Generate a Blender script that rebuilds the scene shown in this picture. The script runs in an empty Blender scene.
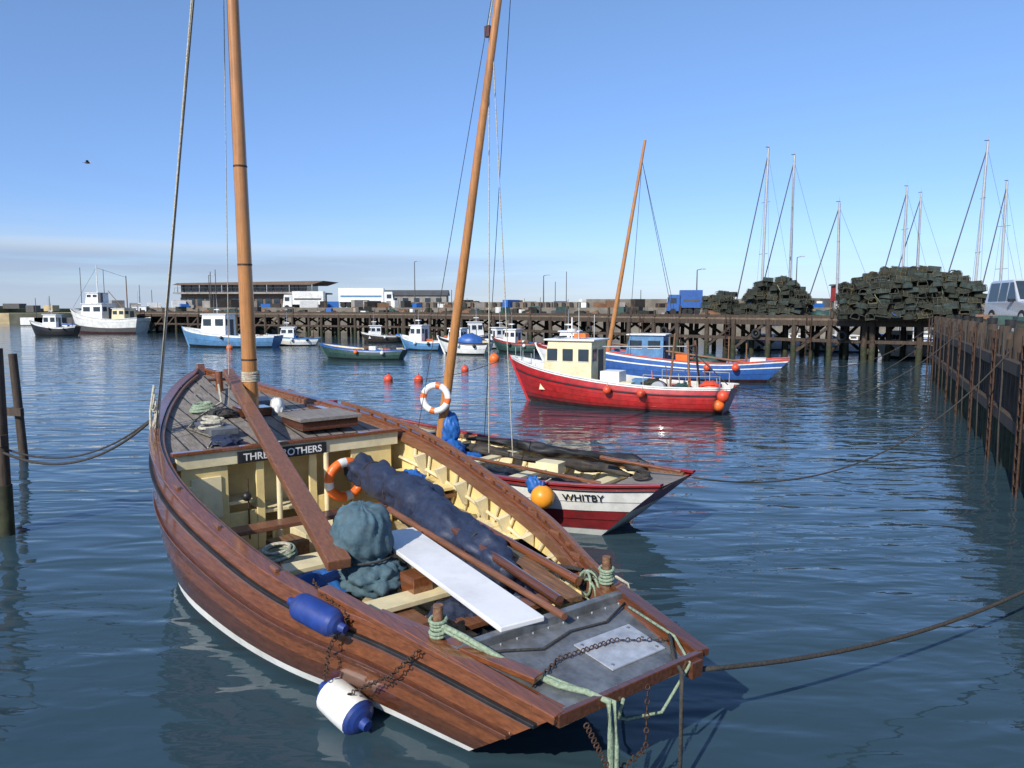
import bpy, math, random
import numpy as np
from mathutils import Vector, Matrix, noise
random.seed(7)
sc=bpy.context.scene
sc.view_settings.view_transform='Standard'
sc.view_settings.look='None'
sc.view_settings.exposure=0
R_=math.radians
# ------------------------------------------------------------------ materials
def mat(name,col,rough=.6,metal=0.,var=.25,scale=4.,stretch=(1,1,1),bump=.15,coat=0.,col2=None,spec=.5,grime=0.,alpha=None):
    m=bpy.data.materials.new(name); m.use_nodes=True
    nt=m.node_tree; N=nt.nodes; L=nt.links
    p=N['Principled BSDF']
    tc=N.new('ShaderNodeTexCoord'); mp=N.new('ShaderNodeMapping'); mp.inputs['Scale'].default_value=stretch
    L.new(tc.outputs['Object'],mp.inputs['Vector'])
    n=N.new('ShaderNodeTexNoise'); n.inputs['Scale'].default_value=scale; n.inputs['Detail'].default_value=8; n.inputs['Roughness'].default_value=.65
    L.new(mp.outputs['Vector'],n.inputs['Vector'])
    cr=N.new('ShaderNodeValToRGB')
    c=col; d=col2 if col2 else tuple(x*(1-var) for x in col)
    e=tuple(min(1,x*(1+var)) for x in col)
    cr.color_ramp.elements[0].position=.32; cr.color_ramp.elements[0].color=(*d,1)
    cr.color_ramp.elements[1].position=.68; cr.color_ramp.elements[1].color=(*e,1)
    L.new(n.outputs['Fac'],cr.inputs['Fac'])
    out=cr.outputs['Color']
    if grime>0:
        n2=N.new('ShaderNodeTexNoise'); n2.inputs['Scale'].default_value=scale*.35; n2.inputs['Detail'].default_value=10; n2.inputs['Roughness'].default_value=.75
        L.new(tc.outputs['Object'],n2.inputs['Vector'])
        r2=N.new('ShaderNodeValToRGB'); r2.color_ramp.elements[0].position=.45; r2.color_ramp.elements[0].color=(0,0,0,1)
        r2.color_ramp.elements[1].position=.7; r2.color_ramp.elements[1].color=(grime,grime,grime,1)
        L.new(n2.outputs['Fac'],r2.inputs['Fac'])
        mx=N.new('ShaderNodeMixRGB'); mx.inputs['Color2'].default_value=(.07,.055,.035,1)
        L.new(r2.outputs['Color'],mx.inputs['Fac']); L.new(out,mx.inputs['Color1']); out=mx.outputs['Color']
    L.new(out,p.inputs['Base Color'])
    rr=N.new('ShaderNodeMapRange'); rr.inputs['To Min'].default_value=max(.02,rough-.12); rr.inputs['To Max'].default_value=min(1,rough+.15)
    L.new(n.outputs['Fac'],rr.inputs['Value']); L.new(rr.outputs['Result'],p.inputs['Roughness'])
    p.inputs['Metallic'].default_value=metal
    p.inputs['Coat Weight'].default_value=coat; p.inputs['Coat Roughness'].default_value=.06
    if bump>0:
        b=N.new('ShaderNodeBump'); b.inputs['Strength'].default_value=bump; b.inputs['Distance'].default_value=.02
        L.new(n.outputs['Fac'],b.inputs['Height']); L.new(b.outputs['Normal'],p.inputs['Normal'])
    return m
varn =mat('varnished_wood',(.185,.062,.023),.2,var=.35,scale=2.5,stretch=(.5,12,12),coat=1.,bump=.02,grime=.18)
varn2=mat('varnished_wood_dark',(.105,.036,.016),.2,var=.35,scale=2.5,stretch=(.5,12,12),coat=1.,bump=.02,grime=.18)
oldw =mat('old_brown_wood',(.20,.10,.05),.6,var=.5,scale=4,stretch=(.5,9,9),bump=.4,grime=.5)
redw =mat('red_brown_wood',(.20,.082,.042),.42,var=.35,scale=4,stretch=(.5,12,12),bump=.15,grime=.4,coat=.3)
mastw=mat('mast_wood',(.46,.20,.06),.35,var=.25,scale=4,stretch=(9,9,.3),coat=.4,bump=.1,grime=.35)
greyw=mat('weathered_deck_wood',(.24,.21,.18),.65,var=.4,scale=4,stretch=(.6,10,10),bump=.5,grime=.5)
floorm=mat('painted_floorboards',(.48,.39,.22),.6,var=.3,scale=4,stretch=(.6,10,10),bump=.3,grime=.65)
cream=mat('cream_paint',(.80,.63,.28),.45,var=.08,scale=3,bump=.10,grime=.3)
creamL=mat('pale_cream_paint',(.78,.68,.42),.45,var=.08,scale=4,bump=.10,grime=.35)
white=mat('white_paint',(.76,.76,.72),.4,var=.08,scale=4,bump=.05,grime=.35)
whiteb=mat('white_board_paint',(.78,.78,.77),.4,var=.05,scale=3,bump=.06,grime=.22)
whitec=mat('clean_white_paint',(.8,.8,.78),.35,var=.04,scale=3,bump=.03,grime=.12)
black=mat('black_paint',(.018,.018,.02),.45,var=.4,scale=5,bump=.1)
tar  =mat('tarred_wood',(.035,.028,.022),.65,var=.6,scale=4,bump=.4)
red  =mat('red_paint',(.42,.018,.018),.35,var=.25,scale=4,bump=.05,coat=.3,grime=.3)
dred =mat('dark_red_paint',(.24,.016,.02),.4,var=.25,scale=4,bump=.05,coat=.2,grime=.4)
mred =mat('faded_red_paint',(.30,.03,.025),.5,var=.3,scale=2,bump=.05,grime=.5)
blue =mat('blue_paint',(.03,.11,.36),.4,var=.2,scale=4,bump=.05,grime=.35)
lblue=mat('light_blue_paint',(.09,.23,.42),.45,var=.2,scale=4,bump=.05,grime=.4)
green=mat('dark_green_paint',(.03,.07,.06),.5,var=.3,scale=4,bump=.05)
afoul=mat('antifoul',(.06,.02,.018),.7,var=.5,scale=4,bump=.3)
bfoul=mat('dark_antifoul',(.015,.02,.02),.6,var=.5,scale=4,bump=.3)
lead =mat('grey_metal_sheet',(.20,.215,.23),.42,metal=.4,var=.4,scale=5,bump=.3,grime=.6)
zinc =mat('galvanised_sheet',(.50,.53,.57),.4,metal=.3,var=.25,scale=6,bump=.15,grime=.4)
navy =mat('navy_tarpaulin',(.024,.034,.068),.5,var=.3,scale=14,bump=.5)
teal =mat('blue_grey_canvas',(.060,.115,.145),.8,var=.3,scale=14,bump=.5,grime=.25)
bluet=mat('blue_plastic_tarp',(.02,.12,.40),.45,var=.3,scale=9,bump=.4)
orange=mat('orange_plastic',(.85,.16,.025),.4,var=.15,scale=6,bump=.05,grime=.2)
yel  =mat('yellow_orange_plastic',(.90,.34,.025),.4,var=.12,scale=6,bump=.05,grime=.15)
ored =mat('red_buoy_plastic',(.72,.08,.03),.4,var=.15,scale=6,bump=.05,grime=.3)
fblue=mat('blue_fender_plastic',(.015,.045,.22),.45,var=.25,scale=6,bump=.08,grime=.4)
rope =mat('pale_rope',(.46,.43,.34),.9,var=.4,scale=30,bump=.8)
ropeg=mat('green_rope',(.25,.32,.22),.9,var=.4,scale=30,bump=.8)
roped=mat('dark_rope',(.05,.045,.04),.9,var=.4,scale=30,bump=.8)
chain=mat('rusty_chain',(.08,.045,.03),.7,metal=.4,var=.5,scale=20,bump=.8)
glass=mat('window_glass',(.03,.045,.06),.08,var=.2,scale=2,bump=0)
alum =mat('aluminium_mast',(.42,.43,.44),.4,metal=.2,var=.1,scale=3,bump=0)
pile =mat('pier_timber',(.060,.042,.030),.85,var=.6,scale=3,stretch=(3,3,.6),bump=.8,grime=.4)
pilel=mat('pier_deck_timber',(.16,.12,.085),.85,var=.4,scale=3,bump=.6,grime=.5)
weed =mat('weedy_timber',(.030,.035,.015),.8,var=.6,scale=4,bump=.8)
stone=mat('harbour_stone',(.18,.16,.13),.85,var=.35,scale=.6,bump=.5,grime=.5)
conc =mat('quay_concrete',(.30,.28,.25),.85,var=.25,scale=1,bump=.3,grime=.4)
sand =mat('sandstone_wall',(.46,.36,.20),.9,var=.3,scale=.3,bump=.3)
grass=mat('cliff_grass',(.08,.10,.04),.9,var=.4,scale=.2,bump=.2)
potm =mat('pot_netting',(.022,.026,.018),.95,var=.7,scale=3,bump=.5)
potn =mat('pot_netting_blue_green',(.030,.045,.040),.95,var=.7,scale=3,bump=.5)
potf =mat('pot_frame',(.07,.072,.055),.85,var=.5,scale=5,bump=.2)
potf2=mat('pot_rope',(.14,.11,.055),.85,var=.5,scale=5,bump=.2)
roofm=mat('brown_roof',(.13,.085,.06),.6,var=.2,scale=1,bump=.1)
rubber=mat('tyre_rubber',(.02,.02,.02),.8,var=.2,scale=6)
carp =mat('silver_car_paint',(.55,.57,.6),.25,metal=.3,var=.03,scale=2,bump=0,coat=.6)
slab =mat('dark_slab',(.08,.08,.08),.7,var=.2,scale=1)

# ------------------------------------------------------------------ builder
def basis(d,up=Vector((0,0,1))):
    d=Vector(d).normalized()
    if abs(d.dot(up))>.98: up=Vector((0,1,0)) if abs(d.y)<.9 else Vector((1,0,0))
    s=d.cross(up).normalized(); u=s.cross(d).normalized()
    return d,s,u
class B:
    def __init__(s): s.v=[];s.f=[];s.mi=[];s.sm=[];s.mats=[]
    def m(s,mt):
        if mt not in s.mats: s.mats.append(mt)
        return s.mats.index(mt)
    def add(s,vs,fs,mt,smooth=False):
        o=len(s.v); s.v+= [tuple(v) for v in vs]; k=s.m(mt)
        for f in fs:
            s.f.append(tuple(i+o for i in f)); s.mi.append(k); s.sm.append(smooth)
    def hexa(s,p,mt):
        s.add(p,[(0,3,2,1),(4,5,6,7),(0,1,5,4),(1,2,6,5),(2,3,7,6),(3,0,4,7)],mt)
    def box(s,c,z,mt,rz=0,R=None):
        c=Vector(c); M=R if R else Matrix.Rotation(rz,3,'Z')
        x,y,h=z[0]/2,z[1]/2,z[2]/2
        P=[(-x,-y,-h),(x,-y,-h),(x,y,-h),(-x,y,-h),(-x,-y,h),(x,-y,h),(x,y,h),(-x,y,h)]
        s.hexa([c+M@Vector(q) for q in P],mt)
    def bar(s,a,b,w,h,mt,w2=None,h2=None):
        a=Vector(a);b=Vector(b);d,sd,u=basis(b-a)
        w2=w2 or w;h2=h2 or h
        P=[]
        for q,ww,hh in ((a,w,h),(b,w2,h2)):
            P.append([q-sd*ww/2-u*hh/2,q+sd*ww/2-u*hh/2,q+sd*ww/2+u*hh/2,q-sd*ww/2+u*hh/2])
        s.add(P[0]+P[1],[(0,1,2,3),(7,6,5,4),(0,4,5,1),(1,5,6,2),(2,6,7,3),(3,7,4,0)],mt)
    def cyl(s,a,b,r,r2=None,mt=None,n=10,caps=True):
        a=Vector(a);b=Vector(b);d,sd,u=basis(b-a); r2=r if r2 is None else r2
        vs=[]
        for q,rr in ((a,r),(b,r2)):
            for i in range(n):
                t=2*math.pi*i/n; vs.append(q+sd*rr*math.cos(t)+u*rr*math.sin(t))
        s.add(vs,[(i,(i+1)%n,n+(i+1)%n,n+i) for i in range(n)],mt,True)
        if caps:
            s.add(vs[:n],[tuple(range(n))[::-1]],mt); s.add(vs[n:],[tuple(range(n))],mt)
    def tube(s,pts,r,mt,n=6,rf=None,lump=0,seed=0):
        pts=[Vector(p) for p in pts]; vs=[]; k=len(pts)
        for j,p in enumerate(pts):
            d=(pts[min(j+1,k-1)]-pts[max(j-1,0)]); d,sd,u=basis(d)
            rr=r*(rf(j/(k-1)) if rf else 1)
            for i in range(n):
                t=2*math.pi*i/n; q=sd*math.cos(t)+u*math.sin(t)
                r3=rr
                if lump: r3=rr*(1+lump*(noise.noise(Vector((j*.16+seed,math.cos(t)*1.5,math.sin(t)*1.5)))+.4*noise.noise(Vector((j*.3+seed+3*math.cos(t),math.cos(t)*4,math.sin(t)*4)))))
                vs.append(p+q*r3)
        fs=[(j*n+i,j*n+(i+1)%n,(j+1)*n+(i+1)%n,(j+1)*n+i) for j in range(k-1) for i in range(n)]
        fs+= [tuple(range(n))[::-1],tuple(range((k-1)*n,k*n))]
        s.add(vs,fs,mt,True)
    def sph(s,c,r,mt,sc=(1,1,1),n=14,M=None,lump=0,seed=0,lf=2.,fold=0,pinch=None,half=False):
        c=Vector(c);vs=[];m=n//2
        for j in range(m+1):
            ph=math.pi*j/m
            for i in range(n):
                t=2*math.pi*i/n
                q=Vector((math.sin(ph)*math.cos(t),math.sin(ph)*math.sin(t),math.cos(ph)))
                k=1
                if lump: k=1+lump*(noise.noise(q*lf+Vector((seed,0,0)))+.5*noise.noise(q*lf*2.7+Vector((seed,3,0))))
                if fold: k*=1+fold*math.sin(11*t+3*math.sin(3*ph+seed)+2*math.sin(2*t))*math.sin(ph)
                if pinch: k*=1-pinch[1]*math.exp(-((q.z-pinch[0])/.14)**2)
                q=Vector((q.x*sc[0],q.y*sc[1],q.z*sc[2]))*r*k
                if half: q.z=max(q.z,0.02)
                if M: q=M@q
                vs.append(c+q)
        s.add(vs,[(j*n+i,(j+1)*n+i,(j+1)*n+(i+1)%n,j*n+(i+1)%n) for j in range(m) for i in range(n)],mt,True)
    def torus(s,c,R,r,nrm,mts,n=32,k=10,split=4,frac=.3):
        c=Vector(c);d,sd,u=basis(nrm)
        for a in range(n):
            seg=(a*split/n)%1
            mt=mts[1] if (len(mts)>1 and seg<frac) else mts[0]
            vs=[]
            for q in (a,a+1):
                t=2*math.pi*q/n; e=sd*math.cos(t)+u*math.sin(t)
                for i in range(k):
                    w=2*math.pi*i/k; vs.append(c+e*(R+r*math.cos(w))+d*r*math.sin(w))
            s.add(vs,[(i,(i+1)%k,k+(i+1)%k,k+i) for i in range(k)],mt,True)
    def obj(s,name,parent=None,bevel=0,sub=0,M=None):
        me=bpy.data.meshes.new(name); me.from_pydata(s.v,[],s.f)
        for mt in s.mats: me.materials.append(mt)
        me.polygons.foreach_set('material_index',s.mi); me.polygons.foreach_set('use_smooth',s.sm)
        me.update()
        o=bpy.data.objects.new(name,me); sc.collection.objects.link(o)
        if parent: o.parent=parent
        if M is not None: o.matrix_local=M
        if bevel:
            b=o.modifiers.new('Bevel','BEVEL'); b.width=bevel; b.segments=2; b.limit_method='ANGLE'; b.angle_limit=R_(50)
        return o
def root(name,loc=(0,0,0),rz=0):
    e=bpy.data.objects.new(name,None); e.location=loc; e.rotation_euler=(0,0,rz); e.empty_display_size=.3
    sc.collection.objects.link(e); return e
def spl(pts):
    xs=np.array([p[0] for p in pts],float); ys=np.array([p[1] for p in pts],float); ms=np.gradient(ys,xs)
    def f(x):
        x=min(max(x,xs[0]),xs[-1]); i=min(max(int(np.searchsorted(xs,x))-1,0),len(xs)-2)
        h=xs[i+1]-xs[i]; t=(x-xs[i])/h
        return float((2*t**3-3*t*t+1)*ys[i]+(t**3-2*t*t+t)*h*ms[i]+(-2*t**3+3*t*t)*ys[i+1]+(t**3-t*t)*h*ms[i+1])
    return f
class Hull:
    def __init__(s,L,G,W,Z,rs=.5,rb=.3,draft=.4,bulge=.06):
        s.L=L;s.G=spl(G);s.W=spl(W);s.Z=spl(Z);s.rs=rs;s.rb=rb;s.draft=draft;s.bulge=bulge
    def pt(s,f,h,off=0,side=1,dz=0):
        wg=max(0,s.G(f));ww=max(0,s.W(f));zg=s.Z(f)
        if h>=0:
            y=ww+(wg-ww)*h**.75+s.bulge*math.sin(math.pi*h)*min(1,wg/.6); z=zg*h
        else:
            y=ww*(1-.75*h*h); z=s.draft*h
        hc=max(h,-.3)
        x=s.rs*(1-hc)+(s.L-s.rb*(1-hc)-s.rs*(1-hc))*f
        y+=off*min(1,wg/.25)
        return Vector((x,max(y,0.0)*side,z+dz))
    def skin(s,b,rows,mt,f0=0,f1=1,n=44,smooth=True,flip=False):
        for sd in (1,-1):
            vs=[s.pt(f0+(f1-f0)*i/n,h,o,sd,dz) for i in range(n+1) for (h,o,dz) in rows]
            k=len(rows)
            fs=[(i*k+j,i*k+j+1,(i+1)*k+j+1,(i+1)*k+j) for i in range(n) for j in range(k-1)]
            if sd<0: fs=[q[::-1] for q in fs]
            if flip: fs=[q[::-1] for q in fs]
            b.add(vs,fs,mt,smooth)
    def strakes(s,b,st,lap=.022,n=44):
        for (h0,h1,mt) in st:
            hm=(h0+h1)/2
            s.skin(b,[(h0,0,0),(hm,lap*.5,0),(h1,lap,0)],mt,n=n)
            s.skin(b,[(h1,lap,0),(h1,0,0)],mt,n=n,smooth=False)
    def transom(s,b,mts):
        hs=[1,.85,.7,.5,.3,.1,0,-.5,-1]
        for a,c in zip(hs[:-1],hs[1:]):
            mt=mts[0] if a>.6 else (mts[1] if a>.05 else mts[2])
            b.add([s.pt(0,a),s.pt(0,c),s.pt(0,c,0,-1),s.pt(0,a,0,-1)],[(0,1,2,3)],mt)
    def stem(s,b,mt,w=.1,out=.08,top=.08):
        pts=[s.pt(1,h) for h in (-1,-.3,0,.25,.5,.75,1)]; pts[-1]=pts[-1]+Vector((0,0,top))
        for p,q in zip(pts[:-1],pts[1:]):
            x=Vector((out,0,0)); y=Vector((0,w/2,0))
            b.hexa([p-x-y,p+x-y,p+x+y,p-x+y,q-x-y,q+x-y,q+x+y,q-x+y],mt)
    def rail(s,b,mt,h=1,o_in=-.1,o_out=.05,z0=0,z1=.05,f0=0,f1=1,n=44,sides=(1,-1)):
        for sd in sides:
            vs=[]
            for i in range(n+1):
                f=f0+(f1-f0)*i/n
                for o,z in ((o_out,z0),(o_out,z1),(o_in,z1),(o_in,z0)): vs.append(s.pt(f,h,o,sd,z))
            fs=[(i*4+j,i*4+(j+1)%4,(i+1)*4+(j+1)%4,(i+1)*4+j) for i in range(n) for j in range(4)]
            fs+=[(0,3,2,1),(n*4,n*4+1,n*4+2,n*4+3)]
            b.add(vs,fs,mt)
    def shelf(s,b,mt,x0,x1,z,w,t=.05,sides=(1,-1),n=16,th=.09):
        for sd in sides:
            vs=[]
            for i in range(n+1):
                f=(x0+(x1-x0)*i/n)/s.L; p=s.pt(f,z/s.Z(f),-th,sd)
                for dy,dz in ((0,0),(0,t),(-w,t),(-w,0)): vs.append(Vector((p.x,p.y+dy*sd,z+dz)))
            fs=[(i*4+j,i*4+(j+1)%4,(i+1)*4+(j+1)%4,(i+1)*4+j) for i in range(n) for j in range(4)]
            fs+=[(0,3,2,1),(n*4,n*4+1,n*4+2,n*4+3)]
            b.add(vs,fs,mt)
    def deck(s,b,mt,f0,f1,dz,n=24,camber=.06,inn=.05,planks=10):
        vs=[];k=planks
        for i in range(n+1):
            f=f0+(f1-f0)*i/n; p=s.pt(f,1,-inn); 
            for j in range(k+1):
                t=-1+2*j/k; vs.append(Vector((p.x,p.y*t,p.z+dz+camber*(1-t*t)*min(1,p.y))))
        b.add(vs,[(i*(k+1)+j,(i+1)*(k+1)+j,(i+1)*(k+1)+j+1,i*(k+1)+j+1) for i in range(n) for j in range(k)],mt)
    def zrow(s,f,z): return z/max(.2,s.Z(f))
    def inner(s,b,mt,fl,f0,f1,th=.06,n=36,floor=None):
        for sd in (1,-1):
            vs=[];k=6
            for i in range(n+1):
                f=f0+(f1-f0)*i/n; hf=s.zrow(f,fl)
                for j in range(k+1): vs.append(s.pt(f,1+(hf-1)*j/k,-th,sd))
            b.add(vs,[(i*(k+1)+j,i*(k+1)+j+1,(i+1)*(k+1)+j+1,(i+1)*(k+1)+j) for i in range(n) for j in range(k)],mt,True)
        vs=[]
        for i in range(n+1):
            f=f0+(f1-f0)*i/n; p=s.pt(f,s.zrow(f,fl),-th); vs+=[p,Vector((p.x,-p.y,p.z))]
        b.add(vs,[(2*i,2*i+1,2*i+3,2*i+2) for i in range(n)],floor or mt)
    def rib(s,b,mt,f,fl,th=.085,r=.03,sides=(1,-1),h1=1):
        for sd in sides:
            hf=s.zrow(f,fl)
            b.tube([s.pt(f,h1+(hf-h1)*j/7,-th,sd) for j in range(8)],r,mt,n=4)
def text(name,body,size,M,mt,parent,ex=.004):
    c=bpy.data.curves.new(name,'FONT'); c.body=body; c.size=size; c.align_x='CENTER'; c.align_y='CENTER'; c.extrude=ex; c.offset=size*.012
    c.materials.append(mt); o=bpy.data.objects.new(name,c); sc.collection.objects.link(o); o.parent=parent; o.matrix_local=M; return o
def axM(x,y,o):
    x=Vector(x).normalized(); z=x.cross(Vector(y)).normalized(); y=z.cross(x)
    M=Matrix.Identity(4)
    for i in range(3): M[i][0]=x[i];M[i][1]=y[i];M[i][2]=z[i];M[i][3]=o[i]
    return M
def sag(a,b,d,n=20):
    a=Vector(a);b=Vector(b)
    return [a.lerp(b,i/n)-Vector((0,0,d*4*(i/n)*(1-i/n))) for i in range(n+1)]

# ------------------------------------------------------------------ FOREGROUND COBLE
boat1=root('wooden_sailing_coble',(.93,5.65,0),R_(127.7))
H1=Hull(12.0,
 [(0,.74),(.14,1.2),(.22,1.56),(.38,1.9),(.5,2.0),(.62,1.87),(.75,1.47),(.85,1.05),(.94,.52),(1,0)],
 [(0,.62),(.14,1.04),(.22,1.32),(.38,1.64),(.5,1.70),(.62,1.52),(.75,1.08),(.85,.66),(.94,.26),(1,0)],
 [(0,.98),(.14,1.16),(.22,1.26),(.38,1.53),(.5,1.78),(.62,2.0),(.75,2.2),(.85,2.35),(.94,2.56),(1,2.74)],rs=1.35,rb=.45,draft=.4,bulge=.09)
b=B()
H1.strakes(b,[(1,.87,varn),(.87,.81,varn2),(.81,.68,varn),(.68,.55,varn2),(.55,.42,varn),(.42,.30,varn2),(.30,.18,varn2),(.18,.07,white),(.07,-.4,afoul),(-.4,-1,bfoul)],lap=.035)
H1.transom(b,[varn2,black,bfoul]); H1.stem(b,varn,.13,.09,.12)
b.obj('clinker_hull',boat1)
b=B()
H1.rail(b,varn,1,-.09,.07,.0,.055,n=60)
H1.rail(b,black,.87,-.01,.075,-.018,.018,n=60)
H1.rail(b,varn2,.62,-.0,.06,-.02,.02,f0=.0,f1=.98,n=60)
H1.rail(b,redw,1,-.15,-.095,-.14,.02,f0=.05,f1=.97,n=50)
b.obj('gunwale_rails',boat1,bevel=.008)
b=B(); FL=.42
H1.inner(b,cream,FL,.09,.97,.06,n=50,floor=floorm)
def bulk(b,x,mt,zt,zb,w=None,hole=None):
    f=x/12; p=H1.pt(f,1,-.07)
    pts=[H1.pt(f,zt/H1.Z(f)+(zb-zt)/H1.Z(f)*j/5,-.065) for j in range(6)]
    vs=[];
    for q in pts: vs+=[Vector((x,q.y,q.z)),Vector((x,-q.y,q.z))]
    b.add(vs,[(2*i,2*i+1,2*i+3,2*i+2) for i in range(5)],mt)
b.obj('inner_planking',boat1)
b=B()
x=1.9
while x<6.9:
    H1.rib(b,creamL,x/12,FL,.09,.034); x+=.42
for h in (.78,.55):
    for sd in (1,-1):
        b.tube([H1.pt(f,h,-.13,sd) for f in np.linspace(.16,.575,24)],.032,creamL,n=4)
b.obj('frames_and_stringers',boat1)
b=B()
H1.shelf(b,creamL,2.2,6.85,.95,.30,sides=(-1,))
H1.shelf(b,creamL,2.6,6.85,.85,.34,sides=(1,))
H1.shelf(b,cream,5.2,6.85,1.25,.5,sides=(-1,)); H1.shelf(b,cream,5.9,6.85,1.1,.55,sides=(1,))
b.obj('side_benches',boat1,bevel=.006)
b=B()
for i,x in enumerate(np.arange(1.9,6.8,.62)):
    for sd in (1,-1):
        f=x/12; p=H1.pt(f,1,-.12,sd); z=p.z
        iy=-sd
        b.hexa([Vector(t) for t in [(x-.04,p.y,z-.5),(x+.04,p.y,z-.5),(x+.04,p.y+iy*.04,z-.5),(x-.04,p.y+iy*.04,z-.5),(x-.04,p.y,z-.14),(x+.04,p.y,z-.14),(x+.04,p.y+iy*.2,z-.18),(x-.04,p.y+iy*.2,z-.18)]],creamL)
        if sd<0 or i%2==0: b.box((x+.1,H1.pt(f,1,-.01,sd).y,z+.075),(.16,.05,.04),redw,rz=0)
b.obj('knees',boat1,bevel=.008)
b=B()
for sd in (-1,):
    H1.rail(b,redw,1,-.035,.03,.085,.145,f0=.12,f1=.72,n=40,sides=(sd,))
    for x in np.arange(1.6,8.6,.35):
        p=H1.pt(x/12,1,0,sd); b.box((x,p.y,p.z+.07),(.07,.055,.05),redw)
b.obj('wash_rail',boat1,bevel=.006)
b=B()
H1.deck(b,greyw,.575,.985,-.07,n=30,planks=12)
b.obj('foredeck',boat1)
b=B()
for i in range(-6,7):
    yy=i*.24
    for x in np.arange(6.95,11.4,.6):
        g=H1.pt(min(.98,x/12+.02),1,-.1).y
        if abs(yy)<g-.1:
            z0=H1.pt(x/12,1).z-.07+.06*(1-(yy/max(.3,g))**2)*min(1,g); z1=H1.pt((x+.6)/12,1).z-.07+.06*(1-(yy/max(.3,H1.pt((x+.6)/12,1,-.05).y))**2)*min(1,H1.pt((x+.6)/12,1,-.05).y)
            b.bar((x,yy,z0+.004),(x+.58,yy,z1+.004),.018,.01,black)
def zd(x): return H1.Z(x/12)-.03
b.box((7.75,-.75,zd(7.7)+.12),(.9,.95,.16),varn2); b.box((7.75,-.75,zd(7.7)+.215),(1.0,1.05,.05),greyw)
b.box((8.1,.85,zd(8.1)+.06),(1.1,.4,.09),lead)
b.box((9.6,-.35,zd(9.6)+.06),(.7,.5,.08),lead)
b.box((8.4,-1.15,zd(8.4)+.08),(1.6,.12,.1),varn2)
b.cyl((10.7,0,zd(10.7)-.1),(10.7,0,zd(10.7)+.38),.07,.07,varn); b.cyl((10.7,-.2,zd(10.7)+.22),(10.7,.2,zd(10.7)+.22),.03,.03,varn2)
b.box((8.87,0,zd(8.87)+.08),(.55,.5,.14),varn2)
b.sph((8.7,-.38,zd(8.7)+.16),.12,white,(1,1,1.3),lump=.2)
b.sph((8.9,.5,zd(8.9)+.08),.2,roped,(1.2,1,.4),lump=.4)
b.sph((7.4,.9,zd(7.4)+.05),.22,navy,(1.3,.9,.35),lump=.5,n=20)
for k in range(5): b.torus((8.0+.03*math.sin(k*2),.9+.03*math.cos(k*3),zd(8)+.12+.03*k),.17-.015*k,.020,(.1*math.sin(k),.1*math.cos(k*2),1),[rope],n=20,k=6)
for k in range(4): b.torus((9.3+.03*math.sin(k*3),.7,zd(9.3)+.06+.03*k),.2-.02*k,.020,(.1*math.sin(k*2),.1,1),[ropeg],n=20,k=6)
b.tube([(7.2,1.2,zd(7.2)+.03),(7.6,1.0,zd(7.6)+.05),(8.3,1.2,zd(8.3)+.03),(8.8,.9,zd(8.8)+.06),(9.6,.3,zd(9.6)+.08),(10.6,.05,zd(10.6)+.15)],.018,rope)
b.obj('deck_fittings',boat1,bevel=.006)
b=B(); xb=6.92; 
b.bar((xb-.03,1.72,1.86),(xb-.03,-1.72,1.86),.08,.22,creamL)
b.bar((xb-.06,1.78,1.985),(xb-.06,-1.78,1.985),.12,.05,varn)
bulk(b,xb+.55,cream,1.9,FL)
for y0,y1 in ((1.66,1.02),(.62,.5),(-.2,-.32),(-.9,-1.62)):
    yy=(y0+y1)/2; b.box((xb,yy,(1.76+.42)/2),(.05,abs(y0-y1),1.34),cream)
b.box((xb+.01,.82,.72),(.05,.4,.6),cream); b.box((xb+.01,.1,.6),(.05,.6,.34),cream)
b.box((xb+.28,.1,.95),(.5,.9,.05),creamL); b.box((xb+.26,.85,1.15),(.45,.4,.05),creamL)
b.box((xb-.035,1.33,1.3),(.03,.42,.6),creamL)
b.box((xb+.012,-.6,.75),(.05,.56,.66),cream)
b.box((xb-.08,.22,1.84),(.035,1.36,.17),black)
b.cyl((xb-.04,.75,.6),(xb-.04,.75,1.5),.012,.012,chain); b.sph((xb-.06,.78,1.25),.07,black)
b.cyl((xb-.08,.3,.45),(xb-.08,.3,1.76),.04,.04,creamL); b.cyl((xb-.08,-.45,.45),(xb-.08,-.45,1.76),.04,.04,creamL)
b.obj('cuddy_bulkhead',boat1,bevel=.008)
text('name_lettering','THREE BROTHERS',.148,axM((0,-1,0),(0,0,1),(xb-.1,.22,1.835)),whitec,boat1,.003)
b=B()
b.torus((xb-.14,-.74,1.30),.28,.075,(1,0,0.05),[orange,white],split=4,frac=.14)
b.obj('lifebuoy_ring',boat1)
b=B()
for x,z,mt,w in ((5.5,1.16,redw,.28),(4.2,1.0,creamL,.28),(2.75,.93,creamL,.3),(2.0,.86,redw,.22)):
    g=H1.pt(x/12,z/H1.Z(x/12),-.10).y-(.32 if x<2.5 else (.14 if x<3 else 0)); b.box((x,0,z),(w,2*g,.06),mt)
    if x>4:
        for sd in (1,-1): b.box((x,sd*(g-.3),z-.25),(.06,.3,.42),creamL)
    b.box((x,0,z-.33),(.08,.08,.6),creamL)
for i in range(9): b.box((4.4,-.95+i*.235,FL+.03),(4.6,.19,.035),floorm)
b.box((2.9,.25,1.02),(.3,.24,.22),varn); b.box((2.5,.6,.72),(.5,.3,.3),redw); b.box((5.0,.45,.62),(.5,.9,.3),creamL); b.box((6.3,-.2,.62),(.6,.9,.34),creamL)
b.obj('thwarts_and_floor',boat1,bevel=.008)
b=B()
b.bar((3.25,.98,1.28),(9.6,.16,2.86),.26,.12,redw,w2=.17)
b.obj('long_timber',boat1,bevel=.012)
b=B()
b.bar((3.95,-.05,1.27),(1.0,.28,1.22),.52,.05,whiteb,w2=.46)
b.obj('white_board',boat1,bevel=.01)
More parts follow.
